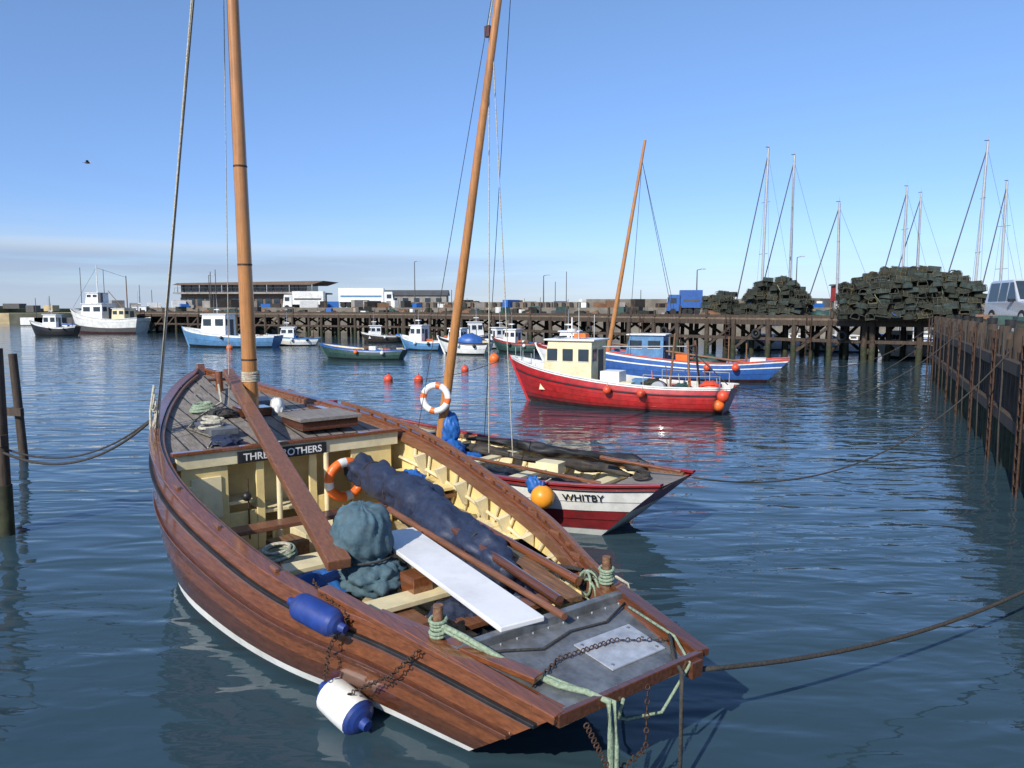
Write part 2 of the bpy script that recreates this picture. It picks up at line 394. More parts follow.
b=B()
b.cyl((1.15,-.28,1.25),(5.6,-.75,1.5),.05,.06,varn2); b.cyl((.9,-.12,1.22),(4.8,-.45,1.3),.035,.045,redw)
b.cyl((1.5,-.85,1.2),(6.2,-1.1,1.5),.05,.04,varn)
b.bar((1.3,-.6,1.13),(2.4,-.78,1.2),.2,.05,oldw)
b.obj('spars',boat1)
b=B()
pts=[Vector((6.95,-1.0,1.45)),Vector((6.4,-.95,1.42)),Vector((5.6,-.86,1.42)),Vector((4.8,-.8,1.40)),Vector((4.0,-.68,1.32)),Vector((3.2,-.6,1.26)),Vector((2.6,-.52,1.22)),Vector((2.15,-.45,1.15))]
dense=[]
for i in range(len(pts)-1):
    for k in range(12): dense.append(pts[i].lerp(pts[i+1],k/12))
dense.append(pts[-1])
lash=(6.2,5.3,4.4,3.5,2.8)
def rft(t):
    x=6.95-4.8*t; p=1-.16*max(math.exp(-((x-q)/.08)**2) for q in lash)
    return (.55+.5*math.sin(math.pi*min(1,t*1.05))**.5+.05*math.sin(t*17))*p
b.tube(dense,.27,navy,n=40,lump=.38,rf=rft)
b.obj('navy_tarpaulin_roll',boat1)
b=B()
for t in lash:
    k=min(range(len(dense)),key=lambda i:abs(dense[i].x-t)); b.torus(dense[k],.235,.010,(1,0,0),[roped],n=20,k=5)
b.obj('tarpaulin_lashings',boat1)
b=B()
b.sph((3.55,.56,1.40),.42,teal,(.85,.82,1.0),n=64,lump=.16,seed=3,lf=1.6,fold=.035,pinch=(-.45,.12))
b.sph((3.42,.5,1.02),.34,teal,(1.2,1.05,.6),n=56,lump=.25,seed=9,lf=2.2,fold=.05)
b.obj('teal_canvas_bag',boat1)
b=B(); b.torus((3.53,.56,1.215),.325,.014,(0.05,0,1),[roped],n=24,k=5); b.obj('bag_lashing',boat1)
b=B()
b.sph((4.5,.7,.62),.32,bluet,(1.5,1,.45),n=32,lump=.4,seed=1,fold=.06); b.sph((5.0,.1,.8),.25,navy,(1.4,1.1,.5),n=32,lump=.4,seed=2,fold=.06)
b.sph((2.5,-.75,.75),.3,navy,(1.4,.8,.7),n=32,lump=.4,seed=5,fold=.06); b.sph((1.95,.4,.8),.2,black,(1.3,1,.6),n=24,lump=.4,seed=6)
b.sph((2.3,.1,.7),.3,navy,(1.3,1.2,.8),n=32,lump=.4,seed=8,fold=.06)
b.box((4.6,-.1,.6),(.5,.35,.3),bluet,rz=.3); b.cyl((3.9,-.9,.45),(3.9,-.9,.8),.15,.17,black,n=16)
b.box((5.9,.55,.62),(.45,.4,.35),oldw,rz=.2)
for k in range(7): b.torus((4.9+.03*math.sin(k*2),1.05+.03*math.cos(k*3),.9+.025*k),.22-.01*k,.018,(.1*math.sin(k),.1,1),[ropeg if k%2 else rope],n=20,k=5)
b.tube([(6.6,-1.35,1.32),(6.0,-1.3,1.33),(5.4,-1.45,1.32),(4.8,-1.4,1.1),(4.0,-1.5,1.03),(3.4,-1.45,1.04)],.02,rope)
b.sph((5.9,-1.45,1.4),.18,bluet,(1.5,.8,.6),n=20,lump=.4); b.sph((4.3,1.35,.98),.17,oldw,(1.6,.8,.6),n=20,lump=.4)
b.tube([(3.3,-1.4,1.05),(2.9,-1.2,1.2),(2.5,-1.3,1.05),(2.1,-1.05,1.15),(1.7,-1.1,1.2)],.03,roped)
b.obj('gear_in_the_well',boat1,bevel=.006)
b=B()
b.hexa([Vector(q) for q in ((-.06,-.76,.97),(1.02,-.94,1.06),(1.02,.94,1.06),(-.06,.80,.97),(-.06,-.76,1.03),(1.02,-.94,1.12),(1.02,.94,1.12),(-.06,.80,1.03))],lead)
b.bar((-.09,-.80,1.03),(-.09,.84,1.03),.06,.10,varn2)
b.bar((1.05,-1.0,1.15),(1.05,1.0,1.15),.09,.1,lead)
for sd in (1,-1): b.bar((-.1,sd*.82-.0,1.05),(1.5,sd*1.14,1.22),.13,.07,varn2 if sd<0 else varn)
b.box((-.12,-.66,.98),(.1,.14,.14),varn2)
b.obj('stern_deck',boat1,bevel=.008)
b=B()
def zz(x): return 1.035+.0833*(x+.06)
b.hexa([Vector(q) for q in ((.15,-.62,zz(.15)),(.62,-.66,zz(.62)),(.62,.02,zz(.62)),(.15,.02,zz(.15)),(.15,-.62,zz(.15)+.012),(.62,-.66,zz(.62)+.012),(.62,.02,zz(.62)+.012),(.15,.02,zz(.15)+.012))],zinc)
for px,py in ((.2,-.57),(.57,-.6),(.57,-.03),(.2,-.03),(.38,-.58)): b.cyl((px,py,1.03),(px,py,zz(px)+.02),.014,.014,lead,n=8)
for i in range(11): b.cyl((.98,-.9+.18*i,1.1),(.98,-.9+.18*i,1.128),.009,.009,zinc,n=6); b.cyl((-.02,-.72+.145*i,1.0),(-.02,-.72+.145*i,1.042),.009,.009,zinc,n=6)
b.obj('metal_hatch',boat1)
b=B()
for k,(a,c,w) in enumerate((((.1,.86,1.08),(2.6,1.44,1.33),.14),((.3,.68,1.14),(2.0,1.18,1.22),.13))):
    b.bar(a,c,w,.05,varn)
b.obj('quarter_planks',boat1,bevel=.008)
b=B()
for sd in (1,-1):
    b.cyl((1.25,sd*1.0,.9),(1.25,sd*1.0,1.5),.05,.045,oldw); 
    for k in range(5): b.torus((1.25,sd*1.0,1.24+.033*k),.062+.008*math.sin(k*2),.018,(.15*math.sin(k*3),.1,1),[ropeg],n=14,k=5)
for k in range(7): b.torus((1.5+.03*math.sin(k),-1.02+.03*math.sin(k*2),1.15-.02*k),.13+.02*math.sin(k*4),.016,(.5*math.sin(k*1.7),1,.2*math.cos(k)),[ropeg if k%3 else roped],n=18,k=5)
b.tube([(1.25,-1.0,1.35),(1.15,-1.2,1.2),(1.1,-1.3,.8),(1.2,-1.25,.5),(1.3,-1.28,.1)],.016,rope)
b.tube([(1.25,1.02,1.35),(1.0,.9,1.28),(.6,.7,1.13),(.2,.55,1.08),(0,.45,1.08),(-.16,.38,1.05),(-.18,.37,.8),(-.17,.36,.4),(-.16,.36,-.3)],.026,ropeg,n=8)
b.tube([(1.25,1.02,1.32),(.95,.86,1.22),(.5,.62,1.11),(.1,.48,1.08),(-.18,.34,1.04),(-.22,.34,.7),(-.2,.33,-.3)],.020,ropeg,n=8)
b.tube([(.3,-.85,1.1),(-.05,-.5,1.07),(-.17,-.45,1.03),(-.18,-.45,.6),(-.18,-.45,-.2)],.018,roped)
b.tube([(.8,-.85,1.16),(.2,-.8,1.10),(-.14,-.6,1.04),(-.1,-.3,.7),(0.1,-.1,.62),(.0,.1,.75),(-.14,.2,1.0)],.014,ropeg)
b.tube([(.9,-.9,1.15),(.75,-.5,1.12),(.8,-.1,1.125),(.7,.3,1.115),(.85,.6,1.13),(.9,.9,1.16)],.012,roped)
b.obj('stern_ropes',boat1)
def chainlinks(b,pts,r,mt,L=.05):
    pts=[Vector(p) for p in pts]
    for i in range(len(pts)-1):
        d=(pts[i+1]-pts[i]); n=max(1,int(d.length/L))
        for k in range(n):
            q=pts[i]+d*((k+.5)/n); a=d.cross(Vector((0,0,1)) if k%2 else Vector((.3,1,.2)))
            if a.length<1e-4: a=Vector((1,0,0))
            b.torus(q,L*.42,r,a,[mt],n=8,k=4)
b=B()
def outp(x,h,o=.05): return H1.pt(x/12,h,o,1)
chainlinks(b,[outp(2.1,1.02,.08),outp(2.05,.7,.14),outp(1.95,.45,.16),outp(1.9,.35,.2)],.007,chain,.05)
chainlinks(b,[outp(1.3,1.02,.08),outp(1.3,.7,.14),outp(1.5,.4,.15),outp(1.55,.3,.2)],.007,chain,.05)
chainlinks(b,[outp(2.1,1.03,.08),outp(2.6,1.05,-.05),outp(2.9,1.03,-.2)],.007,chain,.05)
chainlinks(b,[Vector((.2,-.72,1.09)),Vector((.45,-.3,1.115)),Vector((.5,.3,1.105)),Vector((.3,.75,1.1))],.006,chain,.045)
chainlinks(b,[Vector((-.12,-.1,1.02)),Vector((-.2,0,.55)),Vector((-.18,.35,.45)),Vector((-.14,.6,.95))],.007,chain,.05)
b.obj('fender_chains',boat1)
def fender(b,a,c,r,m1,m2):
    a=Vector(a);c=Vector(c);prof=[(0,.25),(.04,.62),(.1,.88),(.16,1),(.5,1.02),(.84,1),(.9,.88),(.96,.62),(1,.25)]
    d,s_,u=basis(c-a);n=20;rings=[]
    for t,k in prof: rings.append([a.lerp(c,t)+(s_*math.cos(2*math.pi*i/n)+u*math.sin(2*math.pi*i/n))*r*k for i in range(n)])
    for j in range(len(prof)-1):
        m=m2 if (prof[j][0]<.15 or prof[j][0]>=.84) else m1
        b.add(rings[j]+rings[j+1],[(i,(i+1)%n,n+(i+1)%n,n+i) for i in range(n)],m,True)
    b.cyl(a-d*.06,a+d*.02,r*.3,r*.35,m2,n=10); b.cyl(c-d*.02,c+d*.06,r*.35,r*.3,m2,n=10)
b=B(); fender(b,outp(2.65,1.0,.15)+Vector((0,0,-.02)),outp(2.1,1.0,.14)+Vector((0,0,-.06)),.13,fblue,fblue); b.obj('blue_fender',boat1)
b=B(); q=outp(1.85,.16,.2); q2=outp(1.10,.10,.32); fender(b,q+Vector((0,0,.05)),q2,.18,white,fblue); b.obj('white_fender',boat1)
b=B()
b.cyl((8.87,0,1.5),(8.70,.12,8.0),.132,.098,mastw,n=20); b.cyl((8.70,.12,8.0),(8.55,.2,13.5),.098,.065,mastw,n=16)
for z in (3.1,4.7,6.3): 
    t=(z-1.5)/6.5; c=Vector((8.87,0,1.5)).lerp(Vector((8.7,.12,8)),t); b.cyl(c,c+Vector((0,0,.03)),.136-.034*t,.136-.034*t,chain,n=20)
for k in range(6): b.torus((8.86,0.01,2.75+.03*k),.145,.016,(0.05*math.sin(k*2),0,1),[rope],n=20,k=5)
b.obj('main_mast',boat1)
b=B(); top=Vector((8.56,.2,13.2))
for dx,dy in ((0,0),(.10,.0),(.24,.02),(.05,.05),(.36,.0)):
    p=H1.pt((8.35+dx)/12,1,-.02); b.cyl(p,top+Vector((dx*.3,dy,0)),.015,.012,rope,n=6,caps=False)
p=H1.pt(7.9/12,1,-.02); b.cyl(p,top,.010,.010,roped,n=5,caps=False)
p=H1.pt(8.35/12,1,-.02); b.tube([p+Vector((0,0,.7)),p+Vector((.05,.06,.3)),p+Vector((0.02,.08,0)),p+Vector((.08,.0,-.4))],.02,rope)
for k in range(8): b.torus(p+Vector((.03*math.sin(k*2),.02*math.cos(k),.1+.05*k)),.09+.03*math.sin(k),.014,(.3*math.sin(k),1,.2),[rope],n=16,k=5)
b.cyl((9.3,.25,2.3),top,.008,.008,rope,n=5,caps=False)
b.obj('rigging',boat1)

# ------------------------------------------------------------------ SECOND COBLE
boat2=root('red_and_white_coble',(2.85,12.4,0),R_(143))
H2=Hull(9.0,[(0,.66),(.08,.9),(.16,1.14),(.3,1.38),(.5,1.46),(.7,1.3),(.85,.88),(.95,.38),(1,0)],
 [(0,.5),(.08,.72),(.16,.92),(.3,1.12),(.5,1.18),(.7,.95),(.85,.5),(.95,.18),(1,0)],
 [(0,1.08),(.1,1.0),(.2,.97),(.4,.98),(.6,1.05),(.8,1.22),(.93,1.45),(1,1.62)],rs=1.2,rb=.4,draft=.3,bulge=.05)
b=B()
H2.strakes(b,[(1,.9,dred),(.9,.7,white),(.7,.52,white),(.52,.34,dred),(.34,.14,dred),(.14,.0,white),(.0,-.4,bfoul),(-.4,-1,bfoul)],lap=.018)
H2.transom(b,[dred,white,bfoul]); H2.stem(b,dred,.12,.08,.15)
b.obj('clinker_hull',boat2)
b=B(); H2.rail(b,dred,1,-.07,.05,0,.045,n=50); H2.rail(b,black,.92,0,.03,-.012,.012,n=50); H2.rail(b,oldw,1,-.16,-.08,-.08,0,f0=.02,f1=.96,n=40)
b.obj('gunwale',boat2,bevel=.006)
b=B(); H2.inner(b,creamL,.25,.05,.97,.05,n=40,floor=oldw); 
x=1.2
while x<8: H2.rib(b,cream,x/9,.25,.07,.025); x+=.4
for x in (1.6,3.0,4.4,5.9):
    z=.72+.03*x; g=H2.pt(x/9,z/H2.Z(x/9),-.06).y; b.box((x,0,z),(.25,2*g,.05),creamL)
b.obj('inner_planking',boat2)
b=B(); H2.deck(b,greyw,.0,.1,-.05,n=5); H2.deck(b,creamL,.72,.98,-.05,n=16); b.obj('decks',boat2)
b=B()
pts=[Vector((.9+t*4.6,-.85-.2*math.sin(t*3),1.06+.03*math.sin(t*9))) for t in np.linspace(0,1,60)]
b.tube(pts,.11,black,n=16,lump=.7,rf=lambda t:(.8+.3*math.sin(t*13))*(.4+.6*min(1,6*t,6*(1-t))))
b.tube([(p.x+.2,p.y+.4,p.z-.15) for p in pts],.10,tar,n=16,lump=.8,rf=lambda t:(.8+.3*math.sin(t*9))*(.3+.7*min(1,6*t,6*(1-t))))
b.sph((3.6,.2,.6),.4,black,(1.6,1,.5),n=28,lump=.5,fold=.06); b.sph((2.2,.1,.65),.35,tar,(1.6,1,.5),n=28,lump=.5,seed=4,fold=.06)
b.sph((4.9,-.3,.75),.3,bluet,(1,1,.5),n=28,lump=.4,seed=3,fold=.06); b.sph((1.0,-.3,1.12),.16,tar,(1.5,1,.6),n=16,lump=.5)
b.box((2.9,-.4,.85),(.5,.35,.22),creamL,rz=.1); b.box((5.2,.6,.75),(.4,.4,.3),white,rz=.3); b.cyl((1.3,.4,.9),(4.6,.9,1.15),.035,.03,varn)
for k in range(5): b.torus((.6,.2,1.08+.02*k),.15-.01*k,.013,(.1*math.sin(k),.1,1),[roped],n=18,k=5)
b.obj('nets_and_gear',boat2)
b=B(); b.sph((5.3,-.1,1.4),.25,bluet,(.8,.8,1.5),n=44,lump=.25,seed=11,lf=2.,fold=.06); b.sph((5.25,.0,1.0),.3,bluet,(1,1,.7),n=36,lump=.3,seed=12,fold=.06); b.obj('blue_cover',boat2)
b=B(); b.torus((5.42,.22,2.1),.27,.07,(-.45,.9,.12),[whitec,orange],split=4,frac=.14); b.obj('lifebuoy_ring',boat2)
b=B(); b.cyl((5.66,0,.3),(4.6,0,6.0),.11,.09,mastw,n=18); b.cyl((4.6,0,6.0),(3.25,0,13.3),.09,.055,mastw,n=14); b.obj('mast',boat2)
b=B(); tp=Vector((3.37,0,12.7))
b.cyl((4.2,-.1,9.3),(4.0,.2,1.1),.012,.012,rope,n=5,caps=False); b.cyl((4.05,.0,9.3),(3.7,-.2,1.0),.012,.012,rope,n=5,caps=False)
b.cyl(tp,(4.15,0,9.35),.014,.014,rope,n=5,caps=False); b.box((4.15,0,9.3),(.12,.08,.2),varn2)
b.cyl(tp,H2.pt(.6,1,-.05,-1),.007,.007,roped,n=5,caps=False); b.cyl(tp,H2.pt(.55,1,-.05,1),.007,.007,roped,n=5,caps=False)
b.cyl((6.7,.55,1.2),(9.4,1.0,2.05),.05,.06,oldw)
b.obj('rigging',boat2)
p0=H2.pt(.15,.77,.026,1);p1=H2.pt(.08,.77,.026,1);up=H2.pt(.115,.9,.02)-H2.pt(.115,.6,.02)
text('name_lettering','WHITBY',.19,axM(p1-p0,up,(p0+p1)/2+Vector((-.0,.012,-.0))),black,boat2,.002)
b=B(); c=H2.pt(.185,.80,.23); b.sph(c,.205,yel,n=28); b.cyl(c+Vector((0,0,.18)),c+Vector((0,-.02,.27)),.045,.035,fblue); b.cyl(c+Vector((0,0,.24)),H2.pt(.2,1,0)+Vector((0,0,.1)),.012,.012,rope); b.obj('round_fender',boat2)
b=B(); b.sph(H2.pt(.225,.98,.12),.15,bluet,(1,.6,1.1),n=32,lump=.3,fold=.05); b.obj('blue_fender_cover',boat2)
b=B(); b.cyl((.1,-.3,1.15),(1.6,-.1,1.25),.03,.04,varn); b.obj('tiller',boat2)

# ------------------------------------------------------------------ cabins
def cabin(b,x0,x1,w,z0,h,wall,roof,rake=.25,nside=2,front=3,door=True):
    y=w/2;z1=z0+h
    b.hexa([Vector(q) for q in ((x0,-y,z0),(x1,-y,z0),(x1,y,z0),(x0,y,z0),(x0,-y*.95,z1),(x1-rake,-y*.95,z1),(x1-rake,y*.95,z1),(x0,y*.95,z1))],wall)
    b.box(((x0+x1-rake)/2+.02,0,z1+.035),(x1-x0-rake+.3,w+.12,.07),roof)
    zw=z0+h*.72; hh=h*.24
    L=(x1-x0-rake*.6)
    for sd in (1,-1):
        ww=L/nside*.66
        for i in range(nside):
            cx=x0+L*(i+.5)/nside; b.box((cx,sd*(y*.965+.01),zw),(ww,.03,hh),glass)
            b.box((cx,sd*(y*.965+.004),zw-hh/2-.03),(ww+.08,.03,.03),alum)
    for i in range(front):
        cy=(-y+2*y*(i+.5)/front)*.9; t=.7
        b.box((x1-rake*t+.012,cy,zw),(.03,2*y/front*.72,hh),glass,R=Matrix.Rotation(-math.atan2(rake,h),3,'Y'))
    if door: b.box((x0-.012,-w*.12,z0+h*.42),(.03,w*.32,h*.8),slab); b.box((x0-.012,w*.28,zw),(.03,w*.25,hh),glass)
def coble_hull(L,bm,zs,zm,zb,**k):
    return Hull(L,[(0,bm*.62),(.15,bm*.85),(.4,bm),(.65,bm*.93),(.85,bm*.6),(.95,bm*.25),(1,0)],
     [(0,bm*.5),(.15,bm*.72),(.4,bm*.86),(.65,bm*.75),(.85,bm*.38),(.95,bm*.14),(1,0)],
     [(0,zs),(.3,zm),(.6,zm+(zb-zm)*.25),(.85,zm+(zb-zm)*.65),(1,zb)],**k)
rb=root('red_fishing_boat',(8.5,28.0,0),R_(153.4))
H3=coble_hull(9.6,1.45,1.0,.98,1.9,rs=.35,rb=.9,draft=.3,bulge=.1)
b=B(); H3.strakes(b,[(1,.94,white),(.94,.76,red),(.76,.58,red),(.58,.4,red),(.4,.22,red),(.22,.12,dred),(.12,-.5,afoul)],lap=.014); H3.transom(b,[red,red,afoul]); H3.stem(b,red,.1,.06,.05); b.obj('hull',rb)
b=B(); H3.rail(b,white,1,-.06,.05,0,.05); H3.rail(b,black,.72,0,.05,-.02,.02); H3.inner(b,white,.35,.02,.97,.06,floor=greyw); H3.deck(b,lblue,.62,.97,-.15,n=12); b.obj('rails_and_deck',rb)
b=B(); cabin(b,5.5,7.8,1.8,.6,2.05,creamL,whitec,rake=.4,nside=3)
b.hexa([Vector(q) for q in ((7.5,-.7,1.1),(8.6,-.36,1.25),(8.6,.36,1.25),(7.5,.7,1.1),(7.45,-.7,1.7),(8.4,-.34,1.62),(8.4,.34,1.62),(7.45,.7,1.7))],whitec)
b.obj('wheelhouse',rb,bevel=.02)
b=B()
b.cyl((6.7,0,2.6),(6.7,0,3.6),.035,.03,white); b.cyl((6.7,0,3.0),(6.7,0,3.12),.2,.2,white,n=16); b.cyl((6.2,.5,2.6),(6.2,.5,4.2),.012,.01,white); b.cyl((5.9,-.5,2.6),(5.9,-.5,3.7),.012,.01,white)
b.box((6.2,.2,2.85),(.5,.4,.18),orange); b.box((7.2,0,2.78),(.2,.9,.06),slab)
for sd in (1,-1): b.cyl((1.5,sd*.95,.4),(1.7,sd*.6,2.7),.05,.045,oldw)
b.cyl((1.7,-.7,2.5),(1.7,.7,2.5),.045,.045,oldw); b.cyl((2.5,.2,.4),(2.3,.2,3.0),.05,.04,oldw); b.cyl((1.7,0,2.5),(5.7,0,2.4),.02,.02,alum)
b.cyl((1.7,.5,2.5),(.2,.4,1.1),.02,.02,roped,n=4)
for sd in (1,-1):
    for x in (.4,1.2,2.2,3.2): 
        p=H3.pt(x/9.6,1,-.05,sd); b.cyl(p,p+Vector((0,0,.45)),.016,.016,alum)
    b.tube([H3.pt(x/9.6,1,-.05,sd)+Vector((0,0,.45)) for x in (.4,1.2,2.2,3.2)],.016,alum)
for x in (8.2,8.7,9.2):
    for sd in (1,-1): p=H3.pt(x/9.6,1,-.05,sd); b.cyl(p,p+Vector((0,0,.5)),.014,.014,alum)
b.box((4.8,.2,1.0),(.8,.9,.9),whitec); b.box((3.6,0,.8),(.8,.7,.7),lblue,rz=.1); b.box((4.1,.6,.75),(.5,.4,.6),creamL); b.box((2.3,-.5,.7),(.7,.6,.5),orange,rz=.4); b.sph((.9,.2,.9),.34,ored,(1.2,1.2,.9),lump=.3,n=16); b.cyl((2.7,.9,.9),(2.7,1.15,.9),.28,.28,alum,n=16)
b.box((1.0,-.6,.8),(.6,.5,.6),bluet); b.sph((3.0,.5,.9),.4,potm,(1.2,1,.8),n=16,lump=.6); b.sph((1.9,.4,.8),.35,green,(1.2,1,.8),n=16,lump=.6)
for k in range(6): b.cyl((.6+.5*k,.2*math.sin(k*4),.6),(.6+.5*k+.1,.2*math.sin(k*4)+.05,1.3+.4*abs(math.sin(k*2))),.02,.02,(alum,oldw,orange)[k%3],n=5)
b.obj('deck_gear',rb)
b=B()
for x,r in ((.15,.23),(3.2,.17),(4.6,.17)): c=H3.pt(x/9.6,.75,.2); b.sph(c,r,ored,n=16); b.cyl(c,H3.pt(x/9.6,1,0),.015,.015,rope)
c=H3.pt(.02,.4,.2); b.sph(c,.22,orange,n=16); b.obj('ball_fenders',rb)
bb=root('blue_coble',(14.9,39.6,0),R_(159))
H4=coble_hull(12,1.5,1.25,1.0,1.9,rs=1.2,rb=.5,draft=.3)
b=B(); H4.strakes(b,[(1,.9,white),(.9,.72,blue),(.72,.66,white),(.66,.4,blue),(.4,.14,blue),(.14,-.5,afoul)],lap=.015); H4.transom(b,[blue,blue,afoul]); H4.stem(b,blue); H4.rail(b,ored,1,-.1,.06,0,.05); H4.inner(b,lblue,.35,.03,.97,floor=greyw); H4.deck(b,lblue,.6,.98,-.1,n=14); b.obj('hull',bb)
b=B(); cabin(b,6.6,8.9,1.9,.7,1.75,lblue,white,rake=.4); b.obj('cuddy_cabin',bb,bevel=.02)
b=B(); b.cyl((10.1,0,.5),(8.0,0,13.3),.15,.08,mastw,n=14)
for e in ((8.5,1.3,1.4),(6,0,2.3),(5.5,.3,1.2)): b.cyl(e,(8.15,0,12.2),.014,.014,roped,n=4,caps=False)
b.cyl((2,.3,1),(9.6,.5,1.95),.07,.06,oldw); b.cyl((3.2,-.4,.6),(3.2,-.4,2.4),.04,.04,oldw); b.cyl((2.2,.5,.6),(2.2,.5,2.1),.04,.04,oldw)
b.sph((4.3,0,1.0),.6,green,(1.5,1,.6),lump=.5,n=18); b.box((5.6,.3,1.1),(.7,.7,.6),orange); b.box((1.6,0,1.1),(.8,1.1,.35),white)
for x in (2.5,4): c=H4.pt(x/12,.8,.2); b.sph(c,.2,ored,n=14)
b.obj('mast_and_gear',bb)

# ------------------------------------------------------------------ other moored boats
def motor(name,loc,ang,L,bm,zs,zm,zb,up,lo,cab=None,cm=whitec,rf=whitec,extras=True,stripe=white,canopy=None,inn=white,seed=0):
    rnd=random.Random(seed)
    r=root(name,(loc[0],loc[1],0),R_(ang)); H=coble_hull(L,bm,zs,zm,zb,rs=.4,rb=.7,draft=.3,bulge=.08)
    b=B(); H.strakes(b,[(1,.86,stripe),(.86,.5,up),(.5,.14,up),(.14,-.5,lo)],lap=.02,n=26); H.transom(b,[up,up,lo]); H.stem(b,up); H.rail(b,stripe,1,-.06,.05,0,.05,n=26); H.inner(b,inn,.4,.03,.97,n=20,floor=greyw); H.deck(b,inn,.6,.97,-.1,n=10); b.obj('hull',r)
    b=B()
    if cab: cabin(b,cab[0],cab[1],bm*1.25,.5,cab[2]-.5,cm,rf,rake=.35)
    if canopy: b.sph((L*.4,0,zm+.1),1,canopy,(L*.26,bm*.8,.75),n=20,lump=.15)
    cx=(cab[0]+cab[1])/2 if cab else L*.4; cz=cab[2] if cab else zm
    if extras:
        b.cyl((cx,0,cz),(cx,0,cz+1.6),.04,.025,white,n=6); b.cyl((cx+.2,.3,cz),(cx+.1,.3,cz+2.4),.02,.015,alum,n=5); b.box((cx,0,cz+.5),(.5,.3,.1),white)
        b.cyl((L*.12,0,.6),(L*.12,0,zm+1.4),.04,.03,oldw,n=6)
    for k in range(7):
        b.box((L*(.08+.075*k),rnd.uniform(-.5,.5)*bm,zm*.75),(rnd.uniform(.3,.6),rnd.uniform(.3,.5),rnd.uniform(.3,1.0)),rnd.choice([orange,bluet,white,oldw,green,creamL,tar]),rz=rnd.random())
        b.sph((L*(.1+.07*k),rnd.uniform(-.4,.4)*bm,zm*.8),.3,rnd.choice([green,tar,potm,bluet]),(1.2,1,.8),n=10,lump=.6,seed=k)
    for x in (.2,.5): c=H.pt(x,.8,.15,1); b.sph(c,.16,rnd.choice([orange,black,white,black]),n=10); c=H.pt(x,.8,.15,-1); b.sph(c,.16,black,n=10)
    b.obj('superstructure',r,bevel=.015); return r
motor('blue_fishing_boat',(-23.6,75,0),172,10.5,1.7,1.2,1.15,2.0,lblue,bfoul,(5.2,8.0,3.3),seed=1)
motor('small_motor_boat',(-20.5,79,0),185,5.5,1.0,.8,.75,1.2,white,bfoul,(2.6,4.2,1.9),stripe=lblue,seed=2)
motor('rowing_coble',(-8.2,57,0),168,7.2,1.1,.8,.7,1.2,green,bfoul,None,extras=False,stripe=blue,inn=creamL,seed=3)
motor('small_motor_boat',(-6.3,69,0),150,5.2,1.0,.9,.8,1.4,lblue,bfoul,(2.2,3.8,2.3),cm=whitec,seed=4)
motor('small_motor_boat',(-1.8,63,0),160,5.0,1.15,1.0,.95,1.5,white,bfoul,(2.5,3.9,2.2),canopy=blue,stripe=black,seed=5)
motor('small_motor_boat',(2.5,66,0),150,5.0,1.0,.8,.8,1.3,green,bfoul,(2.2,3.6,2.0),stripe=mred,seed=6)
motor('small_motor_boat',(-7.5,80,0),20,6.0,1.1,.8,.8,1.3,blue,bfoul,(3,4.6,2.4),seed=8)
motor('small_motor_boat',(7.5,52,0),165,6,1.1,.9,.85,1.4,whitec,bfoul,(2.8,4.4,2.3),stripe=mred,seed=9)
motor('small_motor_boat',(34.5,60,0),190,5.5,1.1,.9,.85,1.3,whitec,bfoul,(2.8,4.2,2.1),seed=10)
motor('dark_harbour_boat',(-62,106,0),185,6.5,1.4,1.4,1.2,2.1,black,bfoul,(2.6,4.6,3.0),seed=11)
motor('small_motor_boat',(-12.5,86,0),200,5.0,1.0,.8,.75,1.2,tar,bfoul,(2.8,4.2,1.9),stripe=white,seed=12)
motor('small_motor_boat',(-4.0,72,0),30,5.0,1.0,.8,.75,1.2,whitec,bfoul,(2.5,3.9,2.0),stripe=blue,seed=13)
motor('small_motor_boat',(-76,125,0),10,8.0,1.4,1.3,1.2,1.8,whitec,bfoul,(3.5,6.0,3.0),stripe=blue,seed=14)
motor('small_motor_boat',(-57,124,0),190,9.0,1.6,1.6,1.4,2.3,whitec,bfoul,(3.5,6.0,4.2),stripe=lblue,seed=15)
tr=root('white_trawler',(-57,115,0),R_(168)); tr.scale=(.95,1.05,1.2); H=coble_hull(14,2.4,2.0,1.8,3.2,rs=.6,rb=1.3,draft=.5)
b=B(); H.strakes(b,[(1,.8,white),(.8,.4,white),(.4,.12,slab),(.12,-.5,afoul)],n=26); H.transom(b,[white,white,afoul]); H.deck(b,greyw,0,.98,-.5); H.rail(b,white,1,-.08,.08,0,.08,n=24)
cabin(b,6.5,10.5,3.0,1.4,2.4,whitec,white); cabin(b,7.5,9.9,2.2,3.9,1.3,whitec,white,door=False); cabin(b,2.5,5,2.6,1.4,1.8,creamL,white)
b.cyl((8.5,0,5.2),(8.5,0,8.8),.09,.06,white); b.cyl((3,0,1.5),(3,0,7.4),.1,.07,oldw); b.cyl((3,0,2.5),(6.5,0,5.5),.06,.05,oldw); b.cyl((8.5,0,8.5),(13.6,0,3.1),.02,.02,roped,n=4); b.cyl((3,0,7.2),(8.5,0,8.5),.02,.02,roped,n=4)
b.cyl((7,1,4),(7,1,5.2),.3,.28,slab); b.obj('hull_and_superstructure',tr)

for i,(x,y,r,m) in enumerate(((-6.8,40.5,.25,ored),(-5.1,40.2,.25,ored),(-3,47,.24,ored),(-1.35,56,.40,orange),(-27.5,72,.3,orange))):
    r0=root('mooring_buoy',(x,y,0)); b=B(); b.sph((0,0,r*.35),r,m,n=18); b.cyl((0,0,r*1.25),(0,0,r*1.55),.04,.03,m); b.torus((0,0,r*1.6),.05,.012,(1,0,0),[chain],n=10,k=5); b.obj('float',r0)

